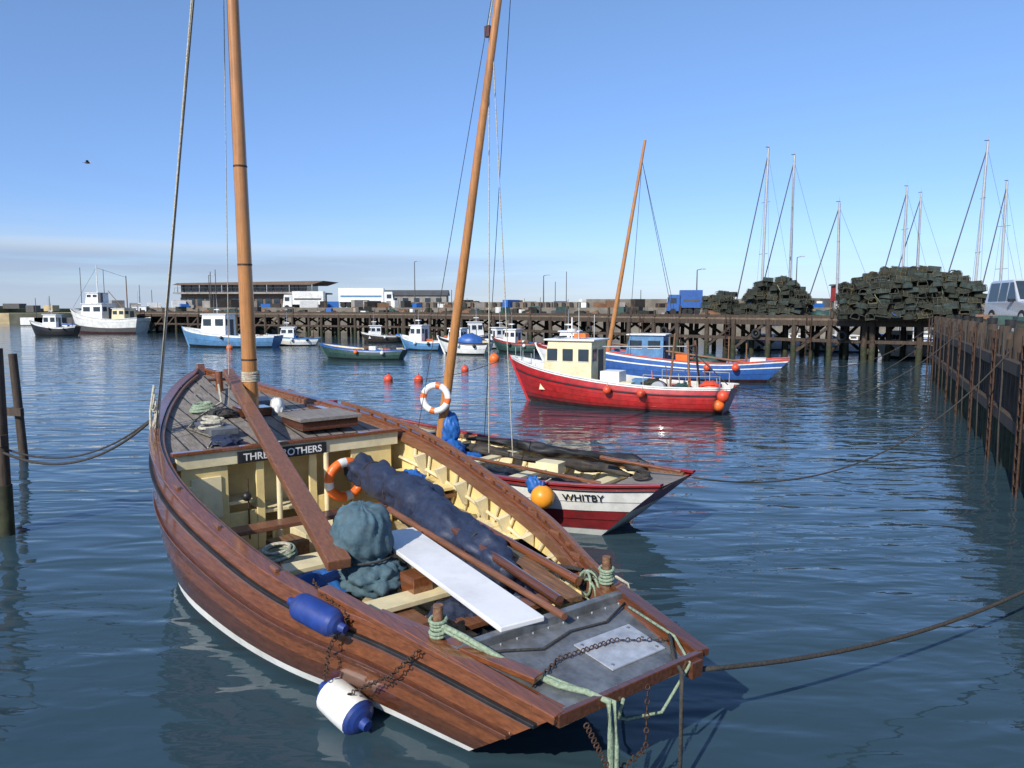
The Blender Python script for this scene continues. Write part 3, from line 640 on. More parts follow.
# ------------------------------------------------------------------ timber pier
pr=root('timber_pier')
path=[(-64,121),(-40,108),(-14,96),(2,80),(26,54),(34,49.5)]
b=B(); DZ=3.2; W=9
def offs(p,q,d):
    v=Vector((q[0]-p[0],q[1]-p[1],0)).normalized(); return v,Vector((-v.y,v.x,0))
for (p,q) in zip(path[:-1],path[1:]):
    P=Vector((*p,0));Q=Vector((*q,0)); v,nn=offs(p,q,0); Ln=(Q-P).length
    b.bar(P+nn*W/2+Vector((0,0,DZ-.1)),Q+nn*W/2+v*.6+Vector((0,0,DZ-.1)),W,.16,pilel)
    b.bar(P+nn*.1+Vector((0,0,DZ-.38)),Q+nn*.1+Vector((0,0,DZ-.38)),.35,.4,pile)
    b.bar(P+nn*.15+Vector((0,0,DZ+.1)),Q+nn*.15+Vector((0,0,DZ+.1)),.3,.22,pile)
    b.bar(P+nn*.0+Vector((0,0,1.5)),Q+nn*.0+Vector((0,0,1.5)),.16,.25,pile)
    n=int(Ln/2.6)
    for i in range(n+1):
        c=P+v*(Ln*i/max(1,n)); j=random.uniform(-.25,.25)
        for off in (0,3,6,8.8):
            e=c+nn*off+v*j
            b.cyl(e+Vector((0,0,-1)),e+Vector((j*.3,0,1.1)),.23,.22,weed,n=8); b.cyl(e+Vector((j*.3,0,1.1)),e+Vector((0,0,DZ-.15)),.21,.20,pile,n=8)
        b.bar(c+nn*-.2+Vector((0,0,DZ-.4)),c+nn*9+Vector((0,0,DZ-.4)),.25,.3,pile)
        b.bar(c+Vector((0,0,.7)),c+nn*5+Vector((0,0,2.7)),.14,.2,pile); b.bar(c+nn*5+Vector((0,0,.7)),c+Vector((0,0,2.7)),.14,.2,pile)
        if random.random()<.35 and i<n:
            b.bar(c+Vector((0,0,.6)),c+v*Ln/n+Vector((0,0,2.7)),.12,.2,pile)
        if random.random()<.3:
            b.cyl(c+nn*.0+Vector((0,0,DZ)),c+Vector((0,0,DZ+random.uniform(.5,1.0))),.14,.12,pile,n=8)
b.obj('deck_and_piles',pr)
b=B()
P=Vector((2,80,0));Q=Vector((26,54,0)); v=(Q-P).normalized()
for t in (6,15,24,31):
    c=P+v*t-Vector((-v.y,v.x,0))*.3
    for s_ in (-.2,.2): b.cyl(c+v*s_+Vector((0,0,0)),c+v*s_+Vector((0,0,3.4)),.03,.03,chain,n=5)
    for k in range(10): b.cyl(c-v*.2+Vector((0,0,.3*k+.2)),c+v*.2+Vector((0,0,.3*k+.2)),.02,.02,chain,n=5)
    b.torus(c+v*2.6+Vector((0,0,1.9)),.3,.11,Vector((-v.y,v.x,0)),[rubber],n=16,k=8)
b.obj('ladders_and_tyres',pr)
ck=root('fishing_gear_on_pier'); b=B(); rnd=random.Random(3)
def along(t):
    pp=path[::-1]; 
    for p,q in zip(pp[:-1],pp[1:]):
        l=math.hypot(q[0]-p[0],q[1]-p[1])
        if t<=l: 
            v=Vector(((q[0]-p[0])/l,(q[1]-p[1])/l,0)); return Vector((*p,0))+v*t, Vector((v.y,-v.x,0))
        t-=l
    return None
for i in range(260):
    t=rnd.uniform(8,140); r=along(t)
    if not r: continue
    c,nn=r; c=c+nn*rnd.uniform(1.2,7.5); s_=rnd.uniform(.4,1.5); h=rnd.uniform(.2,1.0)
    mt=rnd.choice([bluet,oldw,tar,white,green,green,slab,potm,conc,tar,oldw,tar,potm])
    k=rnd.random()
    if k<.35: b.box(c+Vector((0,0,DZ+h/2)),(s_,s_*.8,h),mt,rz=rnd.random()*3)
    elif k<.8: b.sph(c+Vector((0,0,DZ)),.7,rnd.choice([green,tar,potm,potn,oldw]),(s_,s_,h),n=12,lump=.6,seed=i,half=True)
    else: b.cyl(c+Vector((0,0,DZ)),c+Vector((rnd.uniform(-.2,.2),0,DZ+rnd.uniform(.8,2))),.04,.03,oldw,n=5)
b.obj('boxes_and_nets',ck)

# ------------------------------------------------------------------ lobster pots
def pot(b,c,rz,mt,sz,tx,ty,body):
    M=Matrix.Rotation(rz,3,'Z')@Matrix.Rotation(tx,3,'X')@Matrix.Rotation(ty,3,'Y'); l=.40*sz;w=.27*sz;h=.40*sz
    arc=[(w,0),(w*.97,h*.5),(w*.6,h*.9),(0,h),(-w*.6,h*.9),(-w*.97,h*.5),(-w,0)]
    if body:
        vs=[c+M@Vector((x,y*.9,z*.92+.01)) for x in (-l*.92,l*.92) for y,z in arc]
        n=7; b.add(vs,[(i,i+1,n+i+1,n+i) for i in range(n-1)]+[tuple(range(n))[::-1],tuple(range(n,2*n)),(0,n,2*n-1,n-1)],body)
    for x in (-l,-l*.33,l*.33,l):
        ps=[c+M@Vector((x,y,z)) for y,z in arc]+[c+M@Vector((x,w,0))]
        for p,q in zip(ps[:-1],ps[1:]): b.cyl(p,q,.018,.018,mt,n=3,caps=False)
    for y,z in (arc[0],arc[2],arc[3],arc[4],arc[6]): b.cyl(c+M@Vector((-l,y,z)),c+M@Vector((l,y,z)),.016,.016,mt,n=3,caps=False)
def stack(name,cx,cy,z0,lx,ly,hz,ang=0,top=.35,seed=1):
    r=root(name,(cx,cy,z0),ang); b=B(); rnd=random.Random(seed); nl=int(hz/.36)+1
    nx=max(1,int(lx/.8)); ny=max(1,int(ly/.55))
    def hh(x,y):
        u=abs(x)/(lx/2);vv=abs(y)/(ly/2)
        return hz*(1-top*u**3)*(1-.25*vv**3)*(.93+.22*noise.noise(Vector((x*.7+seed*5,y*.5,seed))))
    for k in range(nl):
        for i in range(nx):
            for j in range(ny):
                x=-lx/2+lx*(i+.5)/nx+rnd.uniform(-.25,.25); y=-ly/2+ly*(j+.5)/ny+rnd.uniform(-.15,.15); z=k*.36+rnd.uniform(-.06,.06)
                H_=hh(x,y)
                if z>H_: continue
                inside=(0<i<nx-1 and 0<j<ny-1 and z<H_-.8)
                if inside: continue
                body=potm if rnd.random()<.5 else (potn if rnd.random()<.5 else None)
                pot(b,Vector((x,y,max(0,z))),rnd.choice([0,0,0,1.57,1.57,.4])+rnd.uniform(-.2,.2),rnd.choice([potf,potf,potf2,potm]),rnd.uniform(.9,1.15),rnd.gauss(0,.14),rnd.gauss(0,.14),body)
    b.sph((0,0,0),1,potm,(lx*.43,ly*.40,hz*.75),n=28,lump=.3,seed=seed,half=True)
    for i in range(int(lx*3)):
        x=rnd.uniform(-lx/2,lx/2); y=-ly/2*rnd.uniform(.3,1); z=hh(x,y)*rnd.uniform(.1,1)
        b.tube([(x,y-.25,z),(x+rnd.uniform(-.5,.5),y-.35,z*.7),(x+rnd.uniform(-.6,.6),y-.3,z*.4)],.025,rnd.choice([potf2,ropeg,potf,bluet]) if rnd.random()<.4 else potf,n=4)
    b.obj('pots',r)
stack('lobster_pot_stack',28.0,52.8,3.2,8.8,4.0,3.5,R_(-22),.35,1)
stack('lobster_pot_stack',22.0,62.0,3.2,5.4,3.6,3.2,R_(-40),.8,2)
stack('lobster_pot_stack',18.6,66.0,3.2,3.0,2.4,2.2,R_(-40),.7,3)

# ------------------------------------------------------------------ right quay
qr=root('timber_quay'); b=B()
A=Vector((24.4,42.6,0)); C=Vector((11.9,17,0)); v=(C-A).normalized(); E=A+v*46; n2=Vector((-v.y,v.x,0)) 
if n2.x<0: n2=-n2
Lq=46
def slabpoly(b,pts,z0,z1,mt):
    n=len(pts); vs=[Vector((p[0],p[1],z0)) for p in pts]+[Vector((p[0],p[1],z1)) for p in pts]
    b.add(vs,[tuple(range(n))[::-1],tuple(range(n,2*n))]+[(i,(i+1)%n,n+(i+1)%n,n+i) for i in range(n)],mt)
ao=A+n2*.5; eo=E+n2*.5
slabpoly(b,[ao[:2],eo[:2],(70,eo.y),(120,50),(120,66),(40,60),(33,50)],-1.5,3.18,conc)
b.obj('quay_body',qr)
b=B()
n=int(Lq/.62)
for i in range(n+1):
    c=A+v*(i*.62+random.uniform(-.1,.1)); r=random.uniform(.12,.19); h=3.15+random.uniform(-.25,.25) if i%4 else 3.5
    b.cyl(c+Vector((0,0,-1)),c+Vector((0,0,1.0)),r*1.08,r,weed,n=8,caps=False); b.cyl(c+Vector((0,0,1.0)),c+Vector((0,0,h)),r,r*.95,pile,n=8)
b.bar(A+n2*.3+Vector((0,0,1.1)),E+n2*.3+Vector((0,0,1.1)),.12,4.2,tar)
for z in (1.3,2.6): b.bar(A-n2*.2+Vector((0,0,z)),E-n2*.2+Vector((0,0,z)),.2,.28,pile)
b.bar(A+n2*.35+Vector((0,0,3.22)),E+n2*.35+Vector((0,0,3.22)),.5,.3,conc)
for i in range(0,n,7):
    c=A+v*(i*.62)-n2*.38
    for s_ in (-.2,.2): b.cyl(c+v*s_+Vector((0,0,-.3)),c+v*s_+Vector((0,0,3.4)),.03,.03,chain,n=5)
    for k in range(11): b.cyl(c-v*.2+Vector((0,0,.3*k+.2)),c+v*.2+Vector((0,0,.3*k+.2)),.02,.02,chain,n=5)
    c=A+v*(i*.62+1.8)+n2*.9; b.cyl(c+Vector((0,0,3.1)),c+Vector((0,0,3.6)),.14,.18,black,n=10)
    q=A+v*(i*.62+.9)-n2*.3
    b.tube([q+Vector((0,0,3.4)),q+v*.15+Vector((0,0,2.2)),q+v*.1+Vector((0,0,1.0)),q+v*.3+Vector((0,0,-.2))],.025,roped,n=5)
b.obj('piles_and_walings',qr)
b=B(); rnd=random.Random(5)
gr=root('quayside_fishing_gear')
for i in range(30):
    c=A+v*rnd.uniform(1,16)+n2*rnd.uniform(1.2,3.5); h=rnd.uniform(.2,.5)
    if rnd.random()<.4: b.box(c+Vector((0,0,3.18+h/2)),(rnd.uniform(.5,1),.6,h),rnd.choice([bluet,oldw,green,slab]),rz=rnd.random()*3)
    else: b.sph(c+Vector((0,0,3.18)),.45,rnd.choice([green,tar,potm]),(1.2,1,.7),n=12,lump=.5,seed=i,half=True)
b.obj('crates_and_nets',gr)

# ------------------------------------------------------------------ cars
def car(name,loc,ang,mt,L=4.6,W=1.85,Hh=1.85,van=False):
    r=root(name,loc,R_(ang)); b=B(); y=W/2
    if van: prof=[(-L/2,.35),(-L/2,Hh*.97),(-L/2+.1,Hh),(L/2-1.6,Hh),(L/2-.9,Hh*.62),(L/2-.05,Hh*.5),(L/2,.35)]
    else: prof=[(-L/2,.4),(-L/2-.02,1.05),(-L/2+.25,Hh-.08),(-L/2+.5,Hh),(L/2-2.1,Hh),(L/2-1.25,1.12),(L/2-.1,1.0),(L/2,.75),(L/2,.4)]
    n=len(prof)
    def yy(z): return y if z<1.1 else y*(1-.13*(z-1.1)/(Hh-1.1))
    vs=[Vector((x,-yy(z),z)) for x,z in prof]+[Vector((x,yy(z),z)) for x,z in prof]
    b.add(vs,[tuple(range(n)),tuple(range(n,2*n))[::-1]]+[(i,n+i,n+(i+1)%n,(i+1)%n) for i in range(n)],mt)
    b.obj('body',r,bevel=.05)
    b=B(); zt=Hh-.12;zb=1.12
    for sd in (1,-1):
        for x0,x1,dx in ((-L/2+.35,-L/2+1.3,0),(-L/2+1.4,-.15,0),(-.05,L/2-1.95,.55)):
            if x1<x0+.1: continue
            b.add([Vector((x0,sd*(yy(zb)+.012),zb)),Vector((x1+dx*.9,sd*(yy(zb)+.012),zb)),Vector((x1,sd*(yy(zt)+.012),zt)),Vector((x0+.05,sd*(yy(zt)+.012),zt))],[(0,1,2,3)],glass)
        for x in (-L/2+.85,L/2-.85):
            b.cyl((x,sd*(y-.2),.36),(x,sd*(y+.02),.36),.36,.36,rubber,n=20); b.cyl((x,sd*(y+.0),.36),(x,sd*(y+.035),.36),.2,.2,alum,n=14)
        b.box((L/2-.02,sd*(y-.25),.78),(.08,.35,.16),whitec); b.box((-L/2-.0,sd*(y-.15),.95),(.06,.18,.3),ored)
        b.box((L/2-1.7,sd*(y+.1),1.15),(.12,.2,.15),black)
    x0=L/2-1.25;x1=L/2-2.1
    b.add([Vector((x0+.01-.06,-yy(1.18)*.9,1.2)),Vector((x0-.05,yy(1.18)*.9,1.2)),Vector((x1+.06,yy(zt)*.9,Hh-.06)),Vector((x1+.06,-yy(zt)*.9,Hh-.06))],[(0,1,2,3)],glass) if not van else None
    b.add([Vector((-L/2-.03,-yy(1.1)*.85,1.12)),Vector((-L/2-.03,yy(1.1)*.85,1.12)),Vector((-L/2+.2,yy(zt)*.85,zt)),Vector((-L/2+.2,-yy(zt)*.85,zt))],[(0,1,2,3)],glass)
    b.box((L/2,0,.5),(.1,W*.95,.2),slab); b.box((-L/2,0,.5),(.1,W*.95,.2),slab)
    b.obj('windows_wheels_trim',r)
car('parked_car',(23.9,34.4,3.18),-100,carp,Hh=2.1)
# small red cabin on posts (boat hoist control) behind the pots
rc=root('red_hoist_cabin',(31.2,69,3.3),R_(10)); b=B()
for sx in (-1.1,1.1):
    for sy in (-.7,.7): b.cyl((sx,sy,0),(sx,sy,1.3),.08,.08,slab,n=6)
b.box((0,0,2.0),(2.6,1.7,1.4),mred); b.box((.2,-.86,2.2),(1.3,.04,.6),glass); b.hexa([Vector(q) for q in ((-1.5,-1,2.72),(1.5,-1,2.72),(1.5,1,2.72),(-1.5,1,2.72),(-1.4,-.9,2.85),(1.4,-.9,3.0),(1.4,.9,3.0),(-1.4,.9,2.85))],slab); b.box((1.35,-.4,2.0),(.04,.6,1.2),slab)
b.obj('cabin_and_legs',rc,bevel=.02)
def lorry(name,loc,ang,L,box,cab,sc_=1):
    r=root(name,loc,R_(ang)); r.scale=(sc_,)*3; b=B()
    b.box((-.9,0,2.45),(L-2.2,2.5,2.7),box); b.box((-.9,0,.95),(L-2.4,1.2,.25),slab)
    b.hexa([Vector(q) for q in ((L/2-1.9,-1.2,.6),(L/2,-1.2,.6),(L/2,1.2,.6),(L/2-1.9,1.2,.6),(L/2-1.9,-1.15,3.1),(L/2-.35,-1.15,3.1),(L/2-.35,1.15,3.1),(L/2-1.9,1.15,3.1))],cab)
    for sd in (1,-1):
        b.box((L/2-.95,sd*1.2,2.2),(.9,.04,.8),glass); b.box((-.9,sd*1.262,2.2),(L-3,.02,.35),lblue if box is whitec else slab)
        for x in (-L/2+1,-L/2+2.1,0,L/2-.9): b.cyl((x,sd*.95,.5),(x,sd*1.25,.5),.5,.5,rubber,n=14)
    b.box((L/2-.13,0,2.3),(.05,2,.9),glass,R=Matrix.Rotation(-.13,3,'Y')); b.obj('cab_and_box',r,bevel=.04)
lorry('box_lorry',(-26,133,4.0),4,11,whitec,whitec,.9)
lorry('box_lorry',(-36.5,131,3.6),184,8.5,white,white,.85)
lorry('blue_lorry',(16.6,71.5,3.3),172,5.5,blue,blue,.62)

ow=root('stone_harbour_wall'); b=B()
slabpoly(b,[(-70,124),(-14,118),(10,112),(60,92),(130,88),(130,160),(-70,160)],-1,4.0,stone)
b.bar((-24,126,4.4),(12,120,4.4),.8,1.0,stone); b.bar((12,120,4.6),(75,112,4.6),.8,1.5,stone)
for i in range(30):
    t=i/29; b.box((-24+36*t,125.4-6*t,4.2),(.5,.4,1.3),tar)
rnd=random.Random(12)
for i in range(70):
    x=rnd.uniform(-66,60); y=122+rnd.uniform(0,3)-max(0,x)*.25; s_=rnd.uniform(.6,2.2)
    b.box((x,y,4+s_*.3),(s_*rnd.uniform(.6,2),1,s_*.7),rnd.choice([tar,slab,stone,conc,oldw,bluet,white,tar]),rz=rnd.random())
b.obj('wall_and_parapet',ow)
bd=root('glass_harbour_cafe',(-47.5,138,3.9),R_(-4)); bd.scale=(.9,.9,.84); b=B()
b.box((0,0,1.5),(27,9,3.0),roofm); b.box((0,-.3,3.2),(29,11,.35),conc); 
b.box((-1,0,4.1),(26,7,1.7),glass); b.hexa([Vector(q) for q in ((-15,-5,4.95),(13.5,-5,4.95),(13.5,5,4.95),(-15,5,4.95),(-14,-5,5.35),(16,-5,5.75),(16,5,5.75),(-14,5,5.35))],roofm)
for i in range(16): b.box((-13.5+i*1.7,-3.6,4.1),(.14,.1,1.7),slab); b.box((-13+i*1.75,-4.56,1.4),(1.2,.08,1.7),glass)
for i in range(7): b.cyl((-14+i*4.6,-4.9,3.3),(-14+i*4.6,-4.9,5.1),.09,.09,alum,n=8)
for i in range(40): b.cyl((-14.3+i*.74,-5.5,3.4),(-14.3+i*.74,-5.5,4.3),.025,.025,slab,n=4)
b.bar((-14.3,-5.5,4.3),(14.5,-5.5,4.3),.05,.05,slab)
b.obj('walls_roof_windows',bd)
sh=root('harbour_office',(-20,150,4.0)); b=B(); b.box((0,0,1.2),(14,5,2.4),conc); b.hexa([Vector(q) for q in ((-7.3,-2.8,2.4),(7.3,-2.8,2.4),(7.3,2.8,2.4),(-7.3,2.8,2.4),(-7.3,-.1,3.5),(7.3,-.1,3.5),(7.3,.1,3.5),(-7.3,.1,3.5))],slab)
for i in range(6): b.box((-5.5+2.2*i,-2.52,1.4),(1.1,.06,1),glass)
b.obj('walls_and_roof',sh)
def lamp(loc,h,n=1):
    r=root('street_lamp',loc); b=B(); b.cyl((0,0,0),(0,0,h),.10,.06,slab,n=8); b.cyl((0,0,h),(.5,0,h+.1),.05,.04,slab,n=6); b.box((.75,0,h+.12),(.6,.25,.12),alum); b.cyl((0,0,0),(0,0,.8),.16,.15,slab,n=8); b.obj('post_and_lantern',r)
lamp((-16.3,125,4),7.6); lamp((22.8,92,4),4.6); lamp((-52,128,4),5.5); lamp((40,105,4),7); lamp((5,118,4),5)
ld=root('distant_shore'); b=B()
slabpoly(b,[(-400,200),(-126,186),(-119,195),(-126,260),(-400,300)],-1,2.6,sand)
slabpoly(b,[(-400,206),(-134,192),(-132,250),(-400,290)],2.6,3.7,grass)
rnd=random.Random(4)
for i in range(24): b.box((-122-i*5,197+i*.2,3.6+rnd.random()),(rnd.uniform(2,5),3,rnd.uniform(1,2.4)),rnd.choice([conc,sand,slab,grass]))
b.obj('sea_wall_and_bank',ld)

def yacht(x,y,h,ang,lean=0,L=8.5):
    r=root('sailing_yacht',(x,y,0),R_(ang)); H=coble_hull(L,1.35,.95,.95,1.25,rs=.5,rb=1.1,draft=.3)
    b=B(); H.strakes(b,[(1,.85,blue),(.85,.1,whitec),(.1,-.5,bfoul)],n=22); H.transom(b,[whitec,whitec,bfoul]); H.deck(b,white,0,.99,-.03); 
    cabin(b,3.2,5.6,1.6,.9,.55,whitec,white,nside=3,door=False)
    b.obj('hull',r)
    b=B(); m=Vector((4.9,0,1.0)); t=m+Vector((lean,0,h-1)); b.cyl(m,t,.13,.11,alum,n=8)
    b.cyl((4.8,0,2.2),(1.2,0,2.3),.07,.06,alum,n=6); b.tube([(4.6,0,2.38),(3,0,2.42),(1.3,0,2.4)],.16,blue,n=8,lump=.3)
    b.cyl((L-.1,0,1.3),m.lerp(t,.97),.06,.05,slab,n=5,caps=False)
    for e in ((.1,0,1.0),(4.8,1.2,1.0),(4.8,-1.2,1.0)): b.cyl(e,m.lerp(t,.97),.012,.012,slab,n=4,caps=False)
    for k in (.45,.72): c=m.lerp(t,k); b.cyl(c+Vector((0,-.6,.05)),c+Vector((0,.6,.05)),.03,.03,alum,n=4)
    b.cyl(t,t+Vector((0,0,.6)),.02,.015,alum,n=4); b.box(t+Vector((.1,0,.1)),(.35,.15,.04),slab); b.obj('mast_and_rigging',r)
def ymast(px,ytop,Y,ang,lean=0):
    X=(px-512)/740*Y*1.005; h=4+(307.5-ytop)/740*Y
    a=R_(ang); yacht(X-4.9*math.cos(a),Y-4.9*math.sin(a),h,ang,lean)
for m in ((758,153,71,200,-.3),(786,160,72,150,0),(834,205,68,170,.2),(897,190,74,185,0),(911,196,78,140,0),(968,147,66,170,-.4),(994,185,70,200,0)): ymast(*m)
b=B(); r=root('distant_masts'); rnd=random.Random(8)
for px,yt in ((38,298),(52,296),(84,268),(107,270),(142,285),(154,290),(218,270),(213,272),(566,272),(555,282),(452,290),(640,290)):
    Y=165 if px<200 else 128; X=(px-512)/740*Y; b.cyl((X,Y,1),(X,Y,4+(307.5-yt)/740*Y),.09,.06,slab,n=5)
    if px<200: b.box((X,Y,1.0),(6,2,1.6),rnd.choice([white,slab,blue]))
b.obj('masts',r)

lp=root('mooring_posts'); b=B()
b.cyl((-8.95,12.75,-1),(-8.9,12.75,3.3),.11,.10,pile,n=12); b.cyl((-8.95,12.75,-.5),(-8.93,12.75,.9),.13,.125,weed,n=12)
b.cyl((-12.9,19.3,-1),(-13.05,19.3,2.8),.11,.1,pile,n=10); b.bar((-13.6,19.3,1.3),(-12.7,19.0,1.3),.1,.2,pile)
b.bar((-9.6,13.0,1.7),(-8.8,12.65,1.7),.12,.2,pile); b.cyl((-9.5,12.2,-1),(-9.5,12.2,3.5),.14,.12,pile,n=12)
b.obj('posts',lp)

def loc2w(rt,p):
    a=rt.rotation_euler[2]; return Vector((rt.location.x+p[0]*math.cos(a)-p[1]*math.sin(a),rt.location.y+p[0]*math.sin(a)+p[1]*math.cos(a),p[2]))
def line(nm,a,c,sg,r,m,n=28):
    rt=root('mooring_line',a); b=B(); b.tube([p-Vector(a) for p in sag(a,c,sg,n)],r,m,n=6); b.obj(nm,rt)
q=H1.pt(.8,1,0,1)
line('rope',(-9.0,12.7,1.55),loc2w(boat1,q),.55,.024,roped)
line('rope',(-9.0,12.75,1.6),loc2w(boat1,q+Vector((.3,-.1,0))),.5,.018,roped)
line('rope',loc2w(boat1,(-.1,-.66,.95)),(11.0,11.6,1.5),.72,.022,roped)
line('rope',loc2w(boat2,(0,-.6,1.0)),(13.2,19,3.4),1.3,.016,roped)
line('rope',loc2w(rb,(0,.3,1.0)),tuple(A+v*16+Vector((0,0,3.4))),1.6,.018,roped)
line('rope',loc2w(rb,(0,-.3,1.0)),tuple(A+v*8+Vector((0,0,3.4))),1.5,.018,roped)
line('rope',loc2w(bb,(0,0,1.1)),tuple(A+v*2+Vector((0,0,3.4))),1.2,.02,roped)
line('rope',loc2w(boat2,(9,0,1.6)),(-7.5,26,-.1),.1,.018,roped)
line('rope',loc2w(boat1,(12,0,2.7)),(-10.5,24,-.1),.4,.02,roped)
line('rope',loc2w(boat1,(4.5,-1.9,1.6)),loc2w(boat2,(4.5,1.45,1.0)),.15,.018,rope)
line('rope',loc2w(rb,(9.5,0,1.9)),(-6.8,40.5,.1),.4,.018,roped)

sg=root('seagull',(-33.6,60,15.4),R_(20)); b=B(); b.sph((0,0,0),.11,slab,(2.0,.7,.7),n=12); b.sph((.22,0,.03),.05,white,n=8); b.cyl((.26,0,.03),(.32,0,.02),.015,.004,yel,n=5)
for sd in (1,-1):
    b.add([Vector(p) for p in ((.12,sd*.05,.04),(-.1,sd*.05,.04),(-.05,sd*.3,.14),(.12,sd*.3,.15),(-.1,sd*.55,.08))],[(0,1,2,3),(3,2,4)],slab)
b.add([Vector(p) for p in ((-.2,.03,0),(-.2,-.03,0),(-.34,-.07,0),(-.34,.07,0))],[(0,1,2,3)],slab); b.obj('body_and_wings',sg)

# ------------------------------------------------------------------ water
wm=bpy.data.materials.new('harbour_water'); wm.use_nodes=True; nt=wm.node_tree;N=nt.nodes;K=nt.links; p=N['Principled BSDF']
p.inputs['Base Color'].default_value=(.030,.060,.078,1); p.inputs['IOR'].default_value=1.40; p.inputs['Roughness'].default_value=.03
tc=N.new('ShaderNodeTexCoord')
def nz(scale,st,rot,det=3,dist=.0,rough=.5):
    mp=N.new('ShaderNodeMapping'); mp.inputs['Scale'].default_value=st; mp.inputs['Rotation'].default_value=(0,0,R_(rot)); K.new(tc.outputs['Object'],mp.inputs['Vector'])
    n=N.new('ShaderNodeTexNoise'); n.inputs['Scale'].default_value=scale; n.inputs['Detail'].default_value=det; n.inputs['Distortion'].default_value=dist; n.inputs['Roughness'].default_value=rough; K.new(mp.outputs['Vector'],n.inputs['Vector']); return n
a=nz(1.15,(.55,1.5,1),12,1,.7,.4); c=nz(3.2,(.6,1.5,1),-14,1,.6,.4); d=nz(.09,(1,1.6,1),20,3); f4=nz(9,(.8,1.4,1),10,1,.3)
big=nz(.33,(.7,1.3,1),30,1,.5)
def mth(op,x,y):
    m=N.new('ShaderNodeMath'); m.operation=op
    for i,q in enumerate((x,y)):
        if isinstance(q,(int,float)): m.inputs[i].default_value=q
        else: K.new(q,m.inputs[i])
    return m.outputs[0]
mr=N.new('ShaderNodeMapRange'); mr.inputs['From Min'].default_value=.38; mr.inputs['From Max'].default_value=.62; mr.inputs['To Min'].default_value=.25; mr.inputs['To Max'].default_value=1.15; K.new(d.outputs['Fac'],mr.inputs['Value'])
sm=mth('MULTIPLY',mth('ADD',mth('MULTIPLY',c.outputs['Fac'],.20),mth('MULTIPLY',f4.outputs['Fac'],.02)),mr.outputs['Result'])
h=mth('ADD',mth('MULTIPLY',a.outputs['Fac'],.62),sm); h=mth('ADD',h,mth('MULTIPLY',big.outputs['Fac'],.8))
bp=N.new('ShaderNodeBump'); bp.inputs['Distance'].default_value=.082; bp.inputs['Strength'].default_value=1; K.new(h,bp.inputs['Height']); K.new(bp.outputs['Normal'],p.inputs['Normal'])
b=B(); S=6000; b.add([(-S,-200,0),(S,-200,0),(S,S,0),(-S,S,0)],[(0,1,2,3)],wm); b.obj('water')

# ------------------------------------------------------------------ sky, sun, camera
w=bpy.data.worlds.new('World'); sc.world=w; w.use_nodes=True; nt=w.node_tree;N=nt.nodes;K=nt.links
bg=N['Background']; out=N['World Output']
sk=N.new('ShaderNodeTexSky'); sk.sky_type='NISHITA'; sk.sun_disc=False
el=35; az=Vector((-.52,-.854,0)).normalized()
sk.sun_elevation=R_(el); sk.sun_rotation=math.atan2(az.x,az.y); sk.altitude=0; sk.air_density=1.0; sk.dust_density=.3; sk.ozone_density=2.0
tc=N.new('ShaderNodeTexCoord'); sp=N.new('ShaderNodeSeparateXYZ'); K.new(tc.outputs['Generated'],sp.inputs['Vector'])
tn=N.new('ShaderNodeValToRGB'); e=tn.color_ramp.elements; e[0].position=0; e[0].color=(.43,.52,.80,1); e[1].position=.42; e[1].color=(.68,.78,.90,1); m0=e.new(.15); m0.color=(.48,.58,.82,1); K.new(sp.outputs['Z'],tn.inputs['Fac'])
vm=N.new('ShaderNodeVectorMath'); vm.operation='MULTIPLY'; K.new(sk.outputs['Color'],vm.inputs[0]); K.new(tn.outputs['Color'],vm.inputs[1])
vs=N.new('ShaderNodeVectorMath'); vs.operation='SCALE'; vs.inputs['Scale'].default_value=1.40; K.new(vm.outputs[0],vs.inputs[0])
K.new(vs.outputs[0],bg.inputs['Color']); bg.inputs['Strength'].default_value=.14
mp=N.new('ShaderNodeMapping'); mp.inputs['Scale'].default_value=(2.2,2.2,30); K.new(tc.outputs['Generated'],mp.inputs['Vector'])
n=N.new('ShaderNodeTexNoise'); n.inputs['Scale'].default_value=1.6; n.inputs['Detail'].default_value=7; n.inputs['Roughness'].default_value=.55; K.new(mp.outputs['Vector'],n.inputs['Vector'])
cr=N.new('ShaderNodeValToRGB'); cr.color_ramp.elements[0].position=.22; cr.color_ramp.elements[1].position=.55; K.new(n.outputs['Fac'],cr.inputs['Fac'])
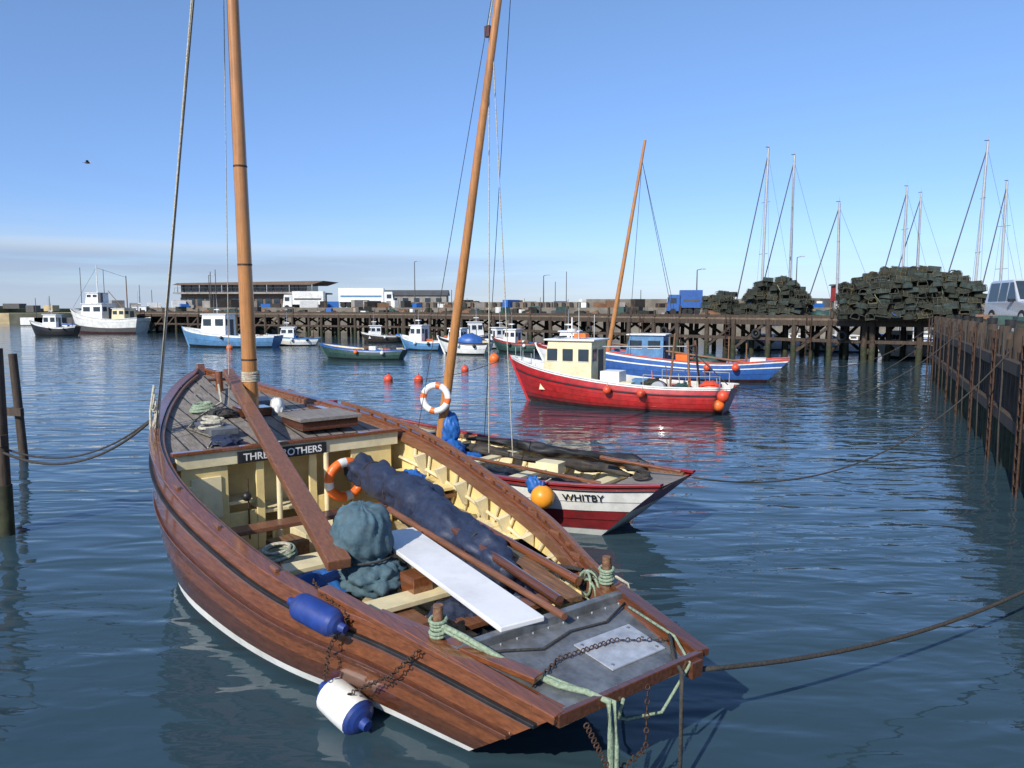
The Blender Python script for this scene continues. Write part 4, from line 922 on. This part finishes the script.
zr=N.new('ShaderNodeValToRGB'); e=zr.color_ramp.elements; e[0].position=0; e[0].color=(.9,.9,.9,1); e[1].position=.12; e[1].color=(0,0,0,1); m1=e.new(.068); m1.color=(.95,.95,.95,1); m2=e.new(.082); m2.color=(.2,.2,.2,1); K.new(sp.outputs['Z'],zr.inputs['Fac'])
xr=N.new('ShaderNodeMapRange'); xr.inputs['From Min'].default_value=-.35; xr.inputs['From Max'].default_value=.25; xr.inputs['To Min'].default_value=.9; xr.inputs['To Max'].default_value=.12; K.new(sp.outputs['X'],xr.inputs['Value'])
def mt2(a,b_):
    m=N.new('ShaderNodeMath'); m.operation='MULTIPLY'; K.new(a,m.inputs[0]); K.new(b_,m.inputs[1]); return m.outputs[0]
fac=mt2(mt2(cr.outputs['Color'],zr.outputs['Color']),xr.outputs['Result'])
cc=N.new('ShaderNodeValToRGB'); e=cc.color_ramp.elements; e[0].position=0.0; e[0].color=(.50,.60,.76,1); e[1].position=.078; e[1].color=(.68,.76,.86,1); m3=e.new(.06); m3.color=(.38,.49,.68,1); K.new(sp.outputs['Z'],cc.inputs['Fac'])
bg2=N.new('ShaderNodeBackground'); K.new(cc.outputs['Color'],bg2.inputs['Color']); bg2.inputs['Strength'].default_value=1.0
mx=N.new('ShaderNodeMixShader'); K.new(fac,mx.inputs['Fac']); K.new(bg.outputs[0],mx.inputs[1]); K.new(bg2.outputs[0],mx.inputs[2]); K.new(mx.outputs[0],out.inputs['Surface'])
sl=bpy.data.lights.new('sun','SUN'); sl.energy=5.0; sl.angle=R_(.5); sl.color=(1,.94,.84)
so=bpy.data.objects.new('sun',sl); sc.collection.objects.link(so)
sd=Vector((az.x*math.cos(R_(el)),az.y*math.cos(R_(el)),math.sin(R_(el))))
so.rotation_euler=sd.to_track_quat('Z','Y').to_euler(); so.location=sd*50
cd=bpy.data.cameras.new('camera'); cd.lens=26.0; cd.sensor_width=36; cd.clip_end=12000; cd.clip_start=.1
co=bpy.data.objects.new('camera',cd); sc.collection.objects.link(co); co.location=(0,0,4.0); co.rotation_euler=(R_(90-5.9),0,0); sc.camera=co
